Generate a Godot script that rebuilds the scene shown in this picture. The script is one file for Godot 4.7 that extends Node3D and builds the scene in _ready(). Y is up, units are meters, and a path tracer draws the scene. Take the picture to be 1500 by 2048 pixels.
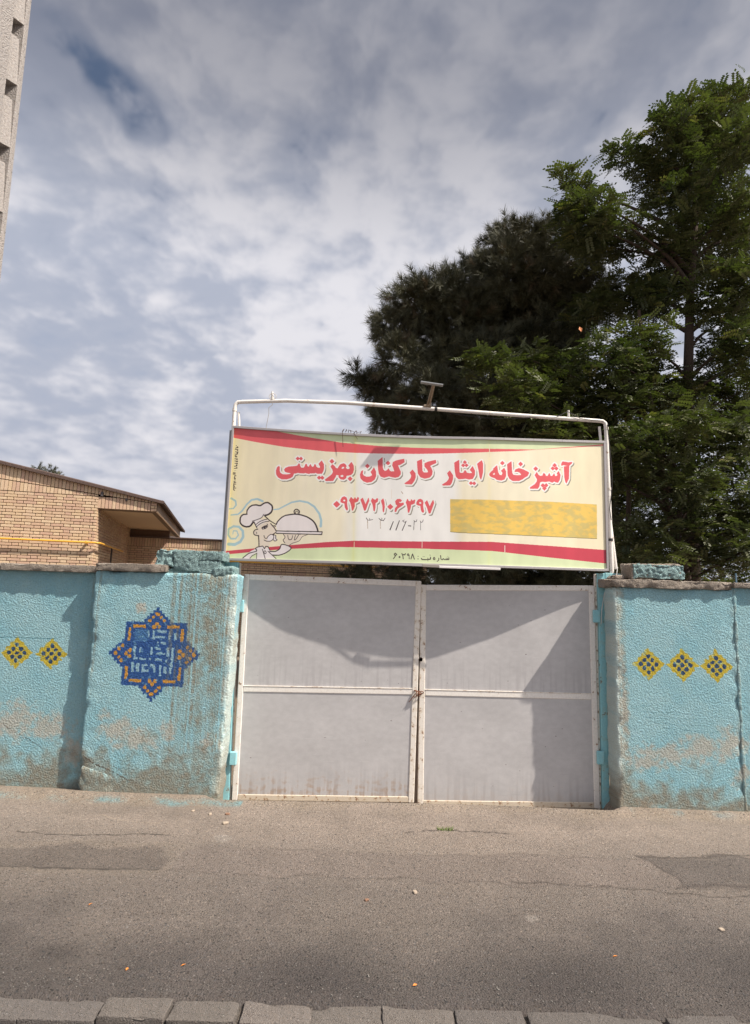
extends Node3D
# A painted steel gate between two turquoise street walls, with a bowed sign over it, trees and a brick building behind.

var taken := {}


# ---------------------------------------------------------------- small helpers
func rgb(r: float, g: float, b: float) -> Color:
	return Color(r / 255.0, g / 255.0, b / 255.0)


func numbered(called: String) -> String:
	var k: int = taken.get(called, 0)
	taken[called] = k + 1
	return called if k == 0 else "%s_%03d" % [called, k]


func thing(called: String, label: String, category: String, at := Vector3.ZERO, group := "") -> Node3D:
	var o := Node3D.new()
	o.name = numbered(called)
	add_child(o)
	o.position = at
	tag(o, label, category, group)
	return o


func tag(o: Node3D, label: String, category: String, group := "") -> void:
	if label:
		o.set_meta("label", label)
	if category:
		o.set_meta("category", category)
	if group:
		o.set_meta("group", group)


func part(called: String, mesh: Mesh, mat: Material, parent: Node3D, at := Vector3.ZERO, turn := Vector3.ZERO) -> MeshInstance3D:
	var o := MeshInstance3D.new()
	o.mesh = mesh
	o.material_override = mat
	o.position = at
	o.rotation = turn
	if parent == self:
		o.name = numbered(called)
		add_child(o)
	else:
		o.name = called
		parent.add_child(o, true)
	return o


func structure(called: String, mesh: Mesh, mat: Material, at := Vector3.ZERO) -> MeshInstance3D:
	var o := part(called, mesh, mat, self, at)
	o.set_meta("kind", "structure")
	return o


func noise(sd: int, freq: float, oct := 4) -> FastNoiseLite:
	var n := FastNoiseLite.new()
	n.seed = sd
	n.frequency = freq
	n.noise_type = FastNoiseLite.TYPE_SIMPLEX_SMOOTH
	n.fractal_type = FastNoiseLite.FRACTAL_FBM
	n.fractal_octaves = oct
	return n


func noise_bytes(sd: int, freq: float, w: int, h: int, oct := 4, tile := false) -> PackedByteArray:
	var n := noise(sd, freq, oct)
	var im: Image = n.get_seamless_image(w, h) if tile else n.get_image(w, h)
	im.convert(Image.FORMAT_L8)
	return im.get_data()


func tex(im: Image) -> ImageTexture:
	return ImageTexture.create_from_image(im)


func gray_tex(bytes: PackedByteArray, w: int, h: int, lo := 0.0, hi := 1.0) -> ImageTexture:
	var d := PackedByteArray()
	d.resize(w * h)
	for i in w * h:
		d[i] = int(clampf(lo + (hi - lo) * bytes[i] / 255.0, 0.0, 1.0) * 255.0)
	return tex(Image.create_from_data(w, h, false, Image.FORMAT_L8, d))


func mat(col: Color, rough := 0.8, metal := 0.0) -> StandardMaterial3D:
	var m := StandardMaterial3D.new()
	m.albedo_color = col
	m.roughness = rough
	m.metallic = metal
	return m


func grained(col: Color, rough: float, t: Texture2D, scale: float, bump: Texture2D = null, depth := 0.0) -> StandardMaterial3D:
	var m := mat(col, rough)
	m.albedo_texture = t
	m.uv1_triplanar = true
	m.uv1_scale = Vector3.ONE * scale
	if bump:
		m.heightmap_enabled = true
		m.heightmap_texture = bump
		m.heightmap_scale = depth
	return m


# ---------------------------------------------------------------- mesh building
class Shape:
	var v := PackedVector3Array()
	var n := PackedVector3Array()
	var uv := PackedVector2Array()
	var col := PackedColorArray()
	var idx := PackedInt32Array()
	var tint := Color.WHITE

	func quad(a: Vector3, b: Vector3, c: Vector3, d: Vector3) -> void:  # counter-clockwise seen from the front
		var k := v.size()
		var nn := (b - a).cross(c - a).normalized()
		for p in [a, b, c, d]:
			v.append(p)
			n.append(nn)
			col.append(tint)
		uv.append(Vector2(0, 1)); uv.append(Vector2(1, 1)); uv.append(Vector2(1, 0)); uv.append(Vector2(0, 0))
		for j in [0, 2, 1, 0, 3, 2]:
			idx.append(k + j)

	func tri(a: Vector3, b: Vector3, c: Vector3) -> void:
		var k := v.size()
		var nn := (b - a).cross(c - a).normalized()
		for p in [a, b, c]:
			v.append(p)
			n.append(nn)
			col.append(tint)
			uv.append(Vector2.ZERO)
		for j in [0, 2, 1]:
			idx.append(k + j)

	# a box with chamfered edges, placed by a transform
	func box(size: Vector3, ch: float, t := Transform3D()) -> void:
		var h := size / 2.0
		ch = minf(ch, 0.4 * minf(h.x, minf(h.y, h.z)))
		var g := h - Vector3(ch, ch, ch)
		var ax := [Vector3.RIGHT, Vector3.UP, Vector3.BACK]
		for a in 3:
			var u: Vector3 = ax[(a + 1) % 3]
			var w: Vector3 = ax[(a + 2) % 3]
			var gu: float = g[(a + 1) % 3]
			var gw: float = g[(a + 2) % 3]
			for s in [1.0, -1.0]:
				var o: Vector3 = ax[a] * h[a] * s
				var p := [o - u * gu - w * gw, o + u * gu - w * gw, o + u * gu + w * gw, o - u * gu + w * gw]
				if s < 0:
					p.reverse()
				quad(t * p[0], t * p[1], t * p[2], t * p[3])
		if ch <= 0.0:
			return
		for a in 3:  # twelve edges
			var b := (a + 1) % 3
			var c := (a + 2) % 3
			for sb in [1.0, -1.0]:
				for sc in [1.0, -1.0]:
					var e1 := Vector3.ZERO
					e1[b] = h[b] * sb
					e1[c] = g[c] * sc
					var e2 := Vector3.ZERO
					e2[b] = g[b] * sb
					e2[c] = h[c] * sc
					var along := Vector3.ZERO
					along[a] = g[a]
					var q := [e1 - along, e1 + along, e2 + along, e2 - along]
					if (q[1] - q[0]).cross(q[2] - q[0]).dot(e1 + e2) < 0:
						q.reverse()
					quad(t * q[0], t * q[1], t * q[2], t * q[3])
		for sx in [1.0, -1.0]:
			for sy in [1.0, -1.0]:
				for sz in [1.0, -1.0]:
					var a := Vector3(h.x * sx, g.y * sy, g.z * sz)
					var b := Vector3(g.x * sx, h.y * sy, g.z * sz)
					var c := Vector3(g.x * sx, g.y * sy, h.z * sz)
					if (b - a).cross(c - a).dot(a) > 0:
						tri(t * a, t * b, t * c)
					else:
						tri(t * a, t * c, t * b)

	# a straight bar from p to q, w wide (along side) and d deep
	func bar(p: Vector3, q: Vector3, side: Vector3, w: float, d: float, ch := 0.003) -> void:
		var y := (q - p).normalized()
		var x := (side - y * side.dot(y)).normalized()
		box(Vector3(w, p.distance_to(q), d), ch, Transform3D(Basis(x, y, x.cross(y)), (p + q) / 2.0))

	# a tube along points, with radii
	func tube(pts: Array, r0: float, r1: float, seg := 8, caps := true) -> void:
		var rings := []
		var up := Vector3.UP
		for i in pts.size():
			var d: Vector3 = (pts[mini(i + 1, pts.size() - 1)] - pts[maxi(i - 1, 0)]).normalized()
			if absf(d.dot(up)) > 0.95:
				up = Vector3.BACK if absf(d.z) < 0.9 else Vector3.RIGHT
			var x := d.cross(up).normalized()
			up = x.cross(d).normalized()
			var r := lerpf(r0, r1, float(i) / maxi(1, pts.size() - 1))
			var k := v.size()
			for j in seg + 1:
				var a := TAU * j / seg
				var o := x * cos(a) + up * sin(a)
				v.append(pts[i] + o * r)
				n.append(o)
				uv.append(Vector2(float(j) / seg, float(i)))
				col.append(tint)
			rings.append(k)
		for i in pts.size() - 1:
			for j in seg:
				var a: int = rings[i] + j
				var b: int = rings[i + 1] + j
				for q in [a, b + 1, b, a, a + 1, b + 1]:
					idx.append(q)
		if caps:
			for e in [0, pts.size() - 1]:
				var k := v.size()
				var d: Vector3 = (pts[1] - pts[0]).normalized() * -1.0 if e == 0 else (pts[-1] - pts[-2]).normalized()
				for j in seg:
					v.append(v[rings[e] + j]); n.append(d); uv.append(Vector2.ZERO); col.append(tint)
				for j in range(1, seg - 1):
					for q in ([k, k + j, k + j + 1] if e == 0 else [k, k + j + 1, k + j]):
						idx.append(q)

	func mesh(colored := false) -> ArrayMesh:
		var a := []
		a.resize(Mesh.ARRAY_MAX)
		a[Mesh.ARRAY_VERTEX] = v
		a[Mesh.ARRAY_NORMAL] = n
		a[Mesh.ARRAY_TEX_UV] = uv
		if colored:
			a[Mesh.ARRAY_COLOR] = col
		a[Mesh.ARRAY_INDEX] = idx
		var m := ArrayMesh.new()
		m.add_surface_from_arrays(Mesh.PRIMITIVE_TRIANGLES, a)
		return m


func boxed(size: Vector3, ch := 0.003) -> ArrayMesh:
	var s := Shape.new()
	s.box(size, ch)
	return s.mesh()


func barred(p: Vector3, q: Vector3, side: Vector3, w: float, d: float, ch := 0.003) -> ArrayMesh:
	var s := Shape.new()
	s.bar(p, q, side, w, d, ch)
	return s.mesh()


func tubed(pts: Array, r0: float, r1 := -1.0, seg := 8) -> ArrayMesh:
	var s := Shape.new()
	s.tube(pts, r0, r1 if r1 > 0 else r0, seg)
	return s.mesh()


# a sheet of (nu + 1) x (nv + 1) points given by a function of (u, v) in 0..1; counter-clockwise in (u, v) is the front
func sheet_arrays(at: Callable, us: PackedFloat32Array, vs: PackedFloat32Array, flip := false) -> Array:
	var p := PackedVector3Array()
	var n := PackedVector3Array()
	var uv := PackedVector2Array()
	var idx := PackedInt32Array()
	var w := us.size()
	var h := vs.size()
	p.resize(w * h)
	n.resize(w * h)
	uv.resize(w * h)
	idx.resize((w - 1) * (h - 1) * 6)
	for j in h:
		for i in w:
			p[j * w + i] = at.call(us[i], vs[j])
			uv[j * w + i] = Vector2(us[i], 1.0 - vs[j])
	var k := 0
	for j in h - 1:
		for i in w - 1:
			var a := j * w + i
			var b := a + 1
			var c := a + w + 1
			var d := a + w
			var nn := (p[c] - p[a]).cross(p[d] - p[b])
			if flip:
				nn = -nn
			n[a] += nn; n[b] += nn; n[c] += nn; n[d] += nn
			if flip:
				idx[k] = a; idx[k + 1] = b; idx[k + 2] = c; idx[k + 3] = a; idx[k + 4] = c; idx[k + 5] = d
			else:
				idx[k] = a; idx[k + 1] = c; idx[k + 2] = b; idx[k + 3] = a; idx[k + 4] = d; idx[k + 5] = c
			k += 6
	for i in w * h:
		n[i] = n[i].normalized()
	return [p, n, uv, idx]


func spread(a: float, b: float, cell: float) -> PackedFloat32Array:
	var o := PackedFloat32Array()
	var k := maxi(1, int(round(absf(b - a) / cell)))
	for i in k + 1:
		o.append(a + (b - a) * i / k)
	return o


# a closed block with worn, rounded edges and a rough skin; uv2 follows its front face within uvr (x0, y0, width, height in its own axes)
func rough_box(size: Vector3, cell: float, rnd: float, amp: float, freq: float, chip: float, sd: int, uvr := Rect2(), warp = null) -> ArrayMesh:
	var h := size / 2.0
	if uvr.size.x == 0:
		uvr = Rect2(-h.x, -h.y, size.x, size.y)
	var nz := noise(sd, freq, 2)
	var nl := noise(sd + 7, 5.0, 3)
	var inner := h - Vector3(rnd, rnd, rnd)
	var v := PackedVector3Array()
	var n := PackedVector3Array()
	var uv := PackedVector2Array()
	var uv2 := PackedVector2Array()
	var idx := PackedInt32Array()
	var lines := []
	for a in 3:
		var o := PackedFloat32Array([-h[a], -h[a] + rnd * 0.45])
		o.append_array(spread(-inner[a], inner[a], cell))
		o.append(h[a] - rnd * 0.45)
		o.append(h[a])
		lines.append(o)
	for a in 3:
		var b := (a + 1) % 3
		var c := (a + 2) % 3
		var us: PackedFloat32Array = lines[b]
		var vs: PackedFloat32Array = lines[c]
		for s in [1.0, -1.0]:
			var place := func(x: float, y: float) -> Vector3:
				var q := Vector3.ZERO
				q[a] = h[a] * s
				q[b] = x
				q[c] = y
				var core := q.clamp(-inner, inner)
				var dir := (q - core).normalized()
				var gap := PackedFloat32Array([h.x - absf(q.x), h.y - absf(q.y), h.z - absf(q.z)])
				gap.sort()
				var r := core + dir * rnd
				var bump := nz.get_noise_3dv(r + Vector3(sd, 0, 0)) * amp
				if chip > 0.0:
					bump -= chip * exp(-gap[1] / (chip * 1.6)) * maxf(0.0, 0.25 + 1.4 * nl.get_noise_3dv(r + Vector3(0, sd, 0)))
				r += dir * bump
				return warp.call(r) if warp != null else r
			var g := sheet_arrays(place, us, vs, s < 0)
			var k := v.size()
			v.append_array(g[0])
			n.append_array(g[1])
			for q in g[0]:
				uv.append(Vector2(q.x, q.y))
				uv2.append(Vector2((q.x - uvr.position.x) / uvr.size.x, 1.0 - (q.y - uvr.position.y) / uvr.size.y))
			for i in g[3]:
				idx.append(i + k)
	var arr := []
	arr.resize(Mesh.ARRAY_MAX)
	arr[Mesh.ARRAY_VERTEX] = v
	arr[Mesh.ARRAY_NORMAL] = n
	arr[Mesh.ARRAY_TEX_UV] = uv
	arr[Mesh.ARRAY_TEX_UV2] = uv2
	arr[Mesh.ARRAY_INDEX] = idx
	var m := ArrayMesh.new()
	m.add_surface_from_arrays(Mesh.PRIMITIVE_TRIANGLES, arr)
	return m


# ---------------------------------------------------------------- painting flat print into a picture
var canvas: Image


func fill(pts: PackedVector2Array, col: Color) -> void:
	var top := 1e9
	var low := -1e9
	for p in pts:
		top = minf(top, p.y)
		low = maxf(low, p.y)
	var size := pts.size()
	for y in range(maxi(0, int(top)), mini(canvas.get_height() - 1, int(low) + 1) + 1):
		var yy := y + 0.5
		var xs := PackedFloat32Array()
		for i in size:
			var a := pts[i]
			var b := pts[(i + 1) % size]
			if (a.y <= yy) != (b.y <= yy):
				xs.append(a.x + (yy - a.y) * (b.x - a.x) / (b.y - a.y))
		xs.sort()
		for i in range(0, xs.size() - 1, 2):
			var x0 := int(round(xs[i]))
			var x1 := int(round(xs[i + 1]))
			if x1 > x0:
				canvas.fill_rect(Rect2i(x0, y, x1 - x0, 1), col)


func poly(col: Color, flat: Array, by := Vector2.ZERO) -> void:
	var p := PackedVector2Array()
	for i in range(0, flat.size(), 2):
		p.append(Vector2(flat[i], flat[i + 1]) + by)
	fill(p, col)


func dot(col: Color, at: Vector2, r: float) -> void:
	var p := PackedVector2Array()
	for k in 10:
		p.append(at + Vector2.from_angle(TAU * k / 10) * r)
	fill(p, col)


func stroke(col: Color, flat: Array, w0: float, w1: float, by := Vector2.ZERO) -> void:
	var n := flat.size() / 2
	for i in n:
		var a := Vector2(flat[i * 2], flat[i * 2 + 1]) + by
		var ra := maxf(0.7, lerpf(w0, w1, float(i) / maxi(1, n - 1)) / 2.0)
		dot(col, a, ra)
		if i + 1 < n:
			var b := Vector2(flat[i * 2 + 2], flat[i * 2 + 3]) + by
			var rb := maxf(0.7, lerpf(w0, w1, float(i + 1) / maxi(1, n - 1)) / 2.0)
			var s := (b - a).orthogonal().normalized()
			fill(PackedVector2Array([a + s * ra, b + s * rb, b - s * rb, a - s * ra]), col)


func outline(col: Color, flat: Array, w: float, by := Vector2.ZERO) -> void:
	var closed := flat.duplicate()
	closed.append(flat[0])
	closed.append(flat[1])
	stroke(col, closed, w * 2.0, w * 2.0, by)


# ---------------------------------------------------------------- pictures of surfaces
const SIGN_W := 2048
const SIGN_H := 712


func sign_print() -> ImageTexture:
	canvas = Image.create(SIGN_W, SIGN_H, false, Image.FORMAT_RGBA8)
	var c := {
		"cream": rgb(245, 234, 200), "paper": rgb(249, 247, 242), "green": rgb(222, 234, 188), "red": rgb(232, 100, 106), "crimson": rgb(208, 74, 90), "blue": rgb(172, 204, 214), "white": rgb(240, 232, 230),
		"skin": rgb(236, 222, 204), "ink": rgb(58, 46, 48), "print_shade": rgb(150, 146, 132), "rust": rgb(150, 112, 78), "mustard": rgb(240, 203, 104),
	}
	var cream: Color = c.cream
	for x in SIGN_W:
		var t := smoothstep(560.0, 720.0, x) * (1.0 - smoothstep(1195.0, 1290.0, x))
		var pale := 0.25 * smoothstep(80.0, 500.0, x) * (1.0 - smoothstep(1500.0, 2000.0, x))
		canvas.fill_rect(Rect2i(x, 0, 1, SIGN_H), cream.lerp(c.paper, maxf(t, pale)))
	# pale green field above the red band, then the band
	poly(c.green, [-24, -14, 2064, -18, 2063, 7, 1824, 31, 1660, 50, 1336, 55, 1016, 57, 834, 55, 597, 45, 362, 18, 166, -7, -12, -12])
	poly(c.red, [-12, -12, 166, -7, 362, 18, 597, 45, 834, 55, 1016, 57, 1336, 55, 1660, 50, 1824, 31, 2063, 7, 2063, 14, 1824, 35, 1538, 63, 1336, 77, 1017, 92, 756, 99, 521, 101, 287, 88, 132, 72, -8, 56])
	poly(c.green, [-14, 693, 314, 653, 616, 632, 1024, 628, 1414, 631, 1730, 657, 2056, 680, 2067, 728, -10, 725])
	poly(c.crimson, [-15, 674, 238, 644, 539, 608, 692, 595, 1023, 589, 1414, 581, 1811, 596, 2059, 606, 2056, 680, 1730, 657, 1414, 631, 1024, 628, 616, 632, 314, 653, -14, 693])
	# pale blue swirls
	stroke(c.blue, [251, 440, 277, 436, 311, 416, 346, 396, 390, 386, 435, 393, 471, 415, 500, 454, 511, 490, 510, 522], 6.3, 13.6)
	stroke(c.blue, [15, 480, 54, 474, 75, 455, 99, 418, 124, 393, 155, 386, 186, 397], 7.2, 11.8)
	stroke(c.blue, [12, 636, 47, 637, 76, 621, 90, 594, 86, 563, 63, 541, 32, 540, 7, 556, 7, 587, 23, 607, 49, 606, 63, 586, 53, 564, 34, 564, 32, 582], 16.3, 4.5)
	stroke(c.blue, [10, 390, 35, 403, 40, 425, 26, 444, 5, 447], 10.9, 6.3)
	# the cook with a covered tray
	poly(c.white, [92, 711, 101, 701, 114, 688, 127, 677, 140, 667, 154, 660, 165, 653, 172, 649, 177, 646, 182, 644, 189, 641, 197, 639, 204, 639, 209, 643, 213, 648, 217, 652, 223, 649, 229, 644, 234, 642, 236, 647, 236, 654, 240, 660, 248, 664, 260, 668, 271, 668, 280, 664, 289, 657, 296, 649, 299, 641, 300, 632, 306, 627, 323, 629, 344, 635, 357, 643, 355, 652, 345, 662, 332, 670, 319, 677, 303, 683, 289, 687, 275, 688, 261, 687, 254, 688, 258, 693, 269, 700, 277, 705])
	stroke(c.ink, [92, 711, 101, 702, 114, 691, 127, 681, 142, 676, 158, 672, 168, 669, 169, 663, 164, 658, 161, 653], 4.6, 4.6)
	poly(c.green, [133, 709, 145, 691, 171, 675, 170, 708])
	stroke(c.ink, [133, 709, 145, 694, 171, 680, 170, 708], 3.3, 3.3)
	poly(c.skin, [146, 511, 151, 519, 158, 529, 163, 542, 167, 557, 170, 574, 173, 591, 175, 610, 176, 631, 180, 644, 187, 646, 196, 641, 204, 639, 209, 642, 213, 648, 217, 652, 223, 652, 230, 650, 235, 647, 236, 641, 237, 633, 238, 624, 241, 617, 246, 609, 250, 602, 252, 594, 253, 587, 255, 579, 261, 573, 267, 567, 272, 561, 273, 556, 272, 552, 269, 548, 265, 542, 260, 536, 255, 530, 249, 526, 243, 522, 237, 517, 229, 510, 221, 502, 214, 496, 205, 493, 197, 492, 191, 492])
	stroke(c.ink, [174, 584, 178, 613, 180, 640], 5.9, 5.2)
	poly(c.skin, [170, 551, 166, 551, 160, 552, 155, 554, 152, 557, 149, 561, 147, 565, 147, 570, 148, 576, 150, 581, 154, 583, 159, 584, 163, 585, 167, 584, 170, 583, 172, 582])
	stroke(c.ink, [168, 550, 164, 551, 158, 553, 153, 555, 150, 559, 147, 563, 146, 567, 147, 572, 148, 577, 151, 580, 157, 583, 165, 584, 170, 585], 5.2, 5.2)
	stroke(c.ink, [158, 565, 165, 571, 160, 576], 2.6, 2.6)
	poly(c.white, [144, 511, 139, 520, 132, 531, 124, 539, 116, 542, 107, 542, 98, 540, 88, 536, 78, 530, 70, 523, 66, 514, 65, 505, 65, 496, 68, 488, 73, 481, 79, 476, 86, 473, 96, 473, 102, 470, 104, 463, 104, 454, 105, 445, 111, 437, 118, 430, 126, 424, 136, 421, 147, 419, 157, 419, 164, 420, 171, 421, 177, 421, 183, 417, 189, 411, 196, 406, 204, 404, 214, 404, 222, 405, 230, 409, 236, 415, 241, 423, 243, 431, 242, 441, 240, 450, 235, 457, 228, 463, 221, 468, 215, 471, 209, 473, 202, 476, 192, 483, 182, 491, 174, 497, 227, 500, 176, 528, 164, 544, 144, 511])
	stroke(c.ink, [103, 472, 102, 468, 102, 463, 102, 456, 103, 450, 107, 444, 111, 437, 116, 431, 122, 427, 128, 423, 134, 421, 141, 420, 148, 419, 155, 419, 162, 421, 168, 422, 175, 421, 180, 419, 185, 414, 191, 410, 196, 407, 201, 405, 207, 404, 212, 403, 218, 404, 223, 407, 229, 411, 235, 415, 239, 420, 241, 426, 242, 432, 242, 439, 241, 445, 239, 451, 235, 457, 230, 462, 225, 466, 219, 469, 212, 472, 206, 473, 202, 474], 6.6, 9.2)
	stroke(c.ink, [102, 472, 98, 472, 91, 473, 84, 474, 79, 477, 74, 481, 71, 486, 68, 492, 67, 498, 67, 505, 67, 512, 69, 519, 73, 525, 78, 530, 84, 534, 91, 537, 98, 539, 104, 540, 111, 539, 118, 538, 124, 535, 129, 531, 133, 524, 137, 518, 140, 514], 6.6, 9.2)
	stroke(c.ink, [135, 508, 141, 506, 149, 503, 158, 500, 165, 497, 172, 494, 177, 492, 182, 489, 187, 485, 190, 481, 192, 477, 194, 472, 196, 469], 3.9, 3.9)
	stroke(c.ink, [144, 511, 163, 544], 5.9, 4.6)
	stroke(c.ink, [202, 477, 232, 502, 272, 523], 5.9, 4.6)
	stroke(c.ink, [155, 527, 160, 522, 167, 516, 175, 510, 182, 506, 189, 503, 196, 500, 204, 497, 212, 495, 218, 493], 3.9, 3.9)
	stroke(c.ink, [160, 538, 165, 533, 172, 526, 180, 520, 187, 516, 194, 512, 201, 510, 211, 507, 220, 506, 227, 505], 3.9, 3.9)
	poly(c.ink, [188, 546, 198, 534, 215, 529, 224, 534, 212, 546, 195, 551])
	poly(c.white, [193, 546, 199, 540, 201, 546])
	poly(c.white, [210, 543, 211, 537, 216, 536])
	stroke(c.ink, [190, 542, 202, 533, 222, 526, 217, 520], 5.2, 3.3)
	stroke(c.ink, [253, 528, 261, 526, 266, 531, 255, 535], 3.3, 3.3)
	stroke(c.ink, [237, 517, 258, 539, 273, 561, 253, 575], 5.2, 5.2)
	poly(c.white, [274, 552, 272, 544, 269, 532, 268, 521, 270, 513, 274, 505, 280, 498, 287, 490, 295, 482, 305, 475, 317, 469, 331, 465, 345, 462, 359, 460, 374, 460, 389, 460, 404, 463, 419, 467, 434, 473, 447, 479, 460, 487, 470, 496, 478, 506, 484, 517, 489, 527, 493, 536, 495, 545, 496, 550])
	stroke(c.ink, [268, 521, 270, 515, 274, 506, 280, 498, 287, 490, 295, 482, 305, 475, 317, 469, 331, 466, 345, 463, 359, 461, 374, 460, 389, 461, 404, 464, 419, 468, 434, 473, 447, 480, 460, 488, 470, 497, 478, 507, 484, 517, 488, 527, 492, 536, 494, 544, 496, 550], 5.9, 8.5)
	stroke(c.ink, [369, 459, 366, 456, 363, 452, 362, 448, 362, 443, 365, 439, 368, 435, 371, 434, 375, 433, 379, 434, 383, 436, 387, 439, 390, 442, 391, 447, 390, 452, 389, 456], 5.9, 5.9)
	stroke(c.ink, [371, 454, 371, 452, 371, 448, 371, 445, 373, 444, 376, 443, 379, 443, 382, 444, 384, 447, 385, 449, 384, 451, 383, 453, 382, 455], 3.3, 3.3)
	poly(c.white, [270, 557, 519, 552, 517, 567, 272, 568])
	stroke(c.ink, [270, 556, 519, 552, 517, 567, 271, 569], 5.2, 5.2)
	poly(c.skin, [310, 571, 313, 575, 317, 580, 319, 586, 317, 592, 313, 598, 311, 604, 313, 611, 318, 617, 323, 622, 329, 627, 336, 631, 343, 632, 353, 630, 364, 626, 374, 620, 382, 615, 389, 608, 395, 602, 400, 595, 405, 589, 412, 583, 421, 578, 432, 574, 440, 571])
	stroke(c.ink, [310, 573, 313, 577, 318, 583, 320, 589, 318, 594, 313, 599, 310, 604, 313, 610, 317, 616, 321, 620], 3.3, 3.9)
	stroke(c.ink, [334, 577, 335, 583, 337, 593, 340, 599, 344, 601, 350, 601, 355, 599, 358, 593, 360, 584, 361, 578], 3.3, 3.3)
	stroke(c.ink, [376, 576, 374, 582, 372, 591, 371, 598, 371, 601, 374, 602, 377, 600, 383, 592, 389, 581, 394, 573], 3.3, 3.3)
	stroke(c.ink, [440, 571, 432, 574, 421, 578, 412, 583, 407, 591, 403, 599, 397, 606, 387, 611, 375, 615, 365, 618, 356, 623, 349, 629, 343, 632], 2.6, 2.6)
	stroke(c.ink, [240, 667, 248, 667, 260, 668, 271, 667, 279, 663, 287, 658, 294, 652, 297, 643, 300, 632, 306, 627, 322, 629, 342, 635, 355, 643, 354, 652, 345, 661, 334, 669, 322, 676, 307, 682, 293, 686, 279, 687, 266, 687, 256, 686], 5.2, 5.2)
	stroke(c.ink, [163, 653, 173, 646, 201, 640, 211, 654, 217, 641, 230, 642, 240, 660], 4.6, 4.6)
	stroke(c.ink, [200, 657, 218, 707], 3.9, 3.9)
	stroke(c.ink, [231, 667, 277, 705], 3.9, 3.9)
	stroke(c.ink, [214, 664, 213, 666, 210, 668, 209, 671, 210, 674, 213, 678, 215, 681, 218, 680, 221, 677, 222, 674, 220, 670, 217, 667, 214, 664], 3.3, 3.3)
	poly(c.white, [206, 608, 211, 609, 219, 610, 224, 609, 225, 604, 224, 596, 225, 589, 229, 584, 234, 579, 240, 575, 245, 575, 251, 576, 255, 577, 258, 578, 260, 580, 262, 581, 265, 582, 268, 583, 271, 586, 274, 592, 276, 599, 276, 606, 273, 609, 268, 610, 263, 610, 261, 608, 259, 604, 256, 602, 252, 604, 247, 608, 242, 612, 234, 613, 226, 614, 220, 614])
	stroke(c.ink, [206, 607, 209, 609, 214, 611, 220, 613, 227, 613, 234, 613, 242, 612, 248, 609, 253, 604, 256, 599, 258, 593, 258, 587, 257, 582, 253, 578, 247, 576, 242, 575, 237, 578, 232, 582, 227, 587, 224, 591, 222, 596, 219, 598, 215, 598, 211, 597, 208, 594, 206, 591, 205, 586, 204, 583], 3.9, 3.9)
	stroke(c.ink, [256, 577, 260, 578, 265, 579, 269, 581, 269, 586, 269, 592, 269, 597, 272, 600, 276, 602, 277, 605, 275, 607, 270, 610, 266, 611, 262, 610, 259, 606, 257, 604], 3.9, 3.9)
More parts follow.
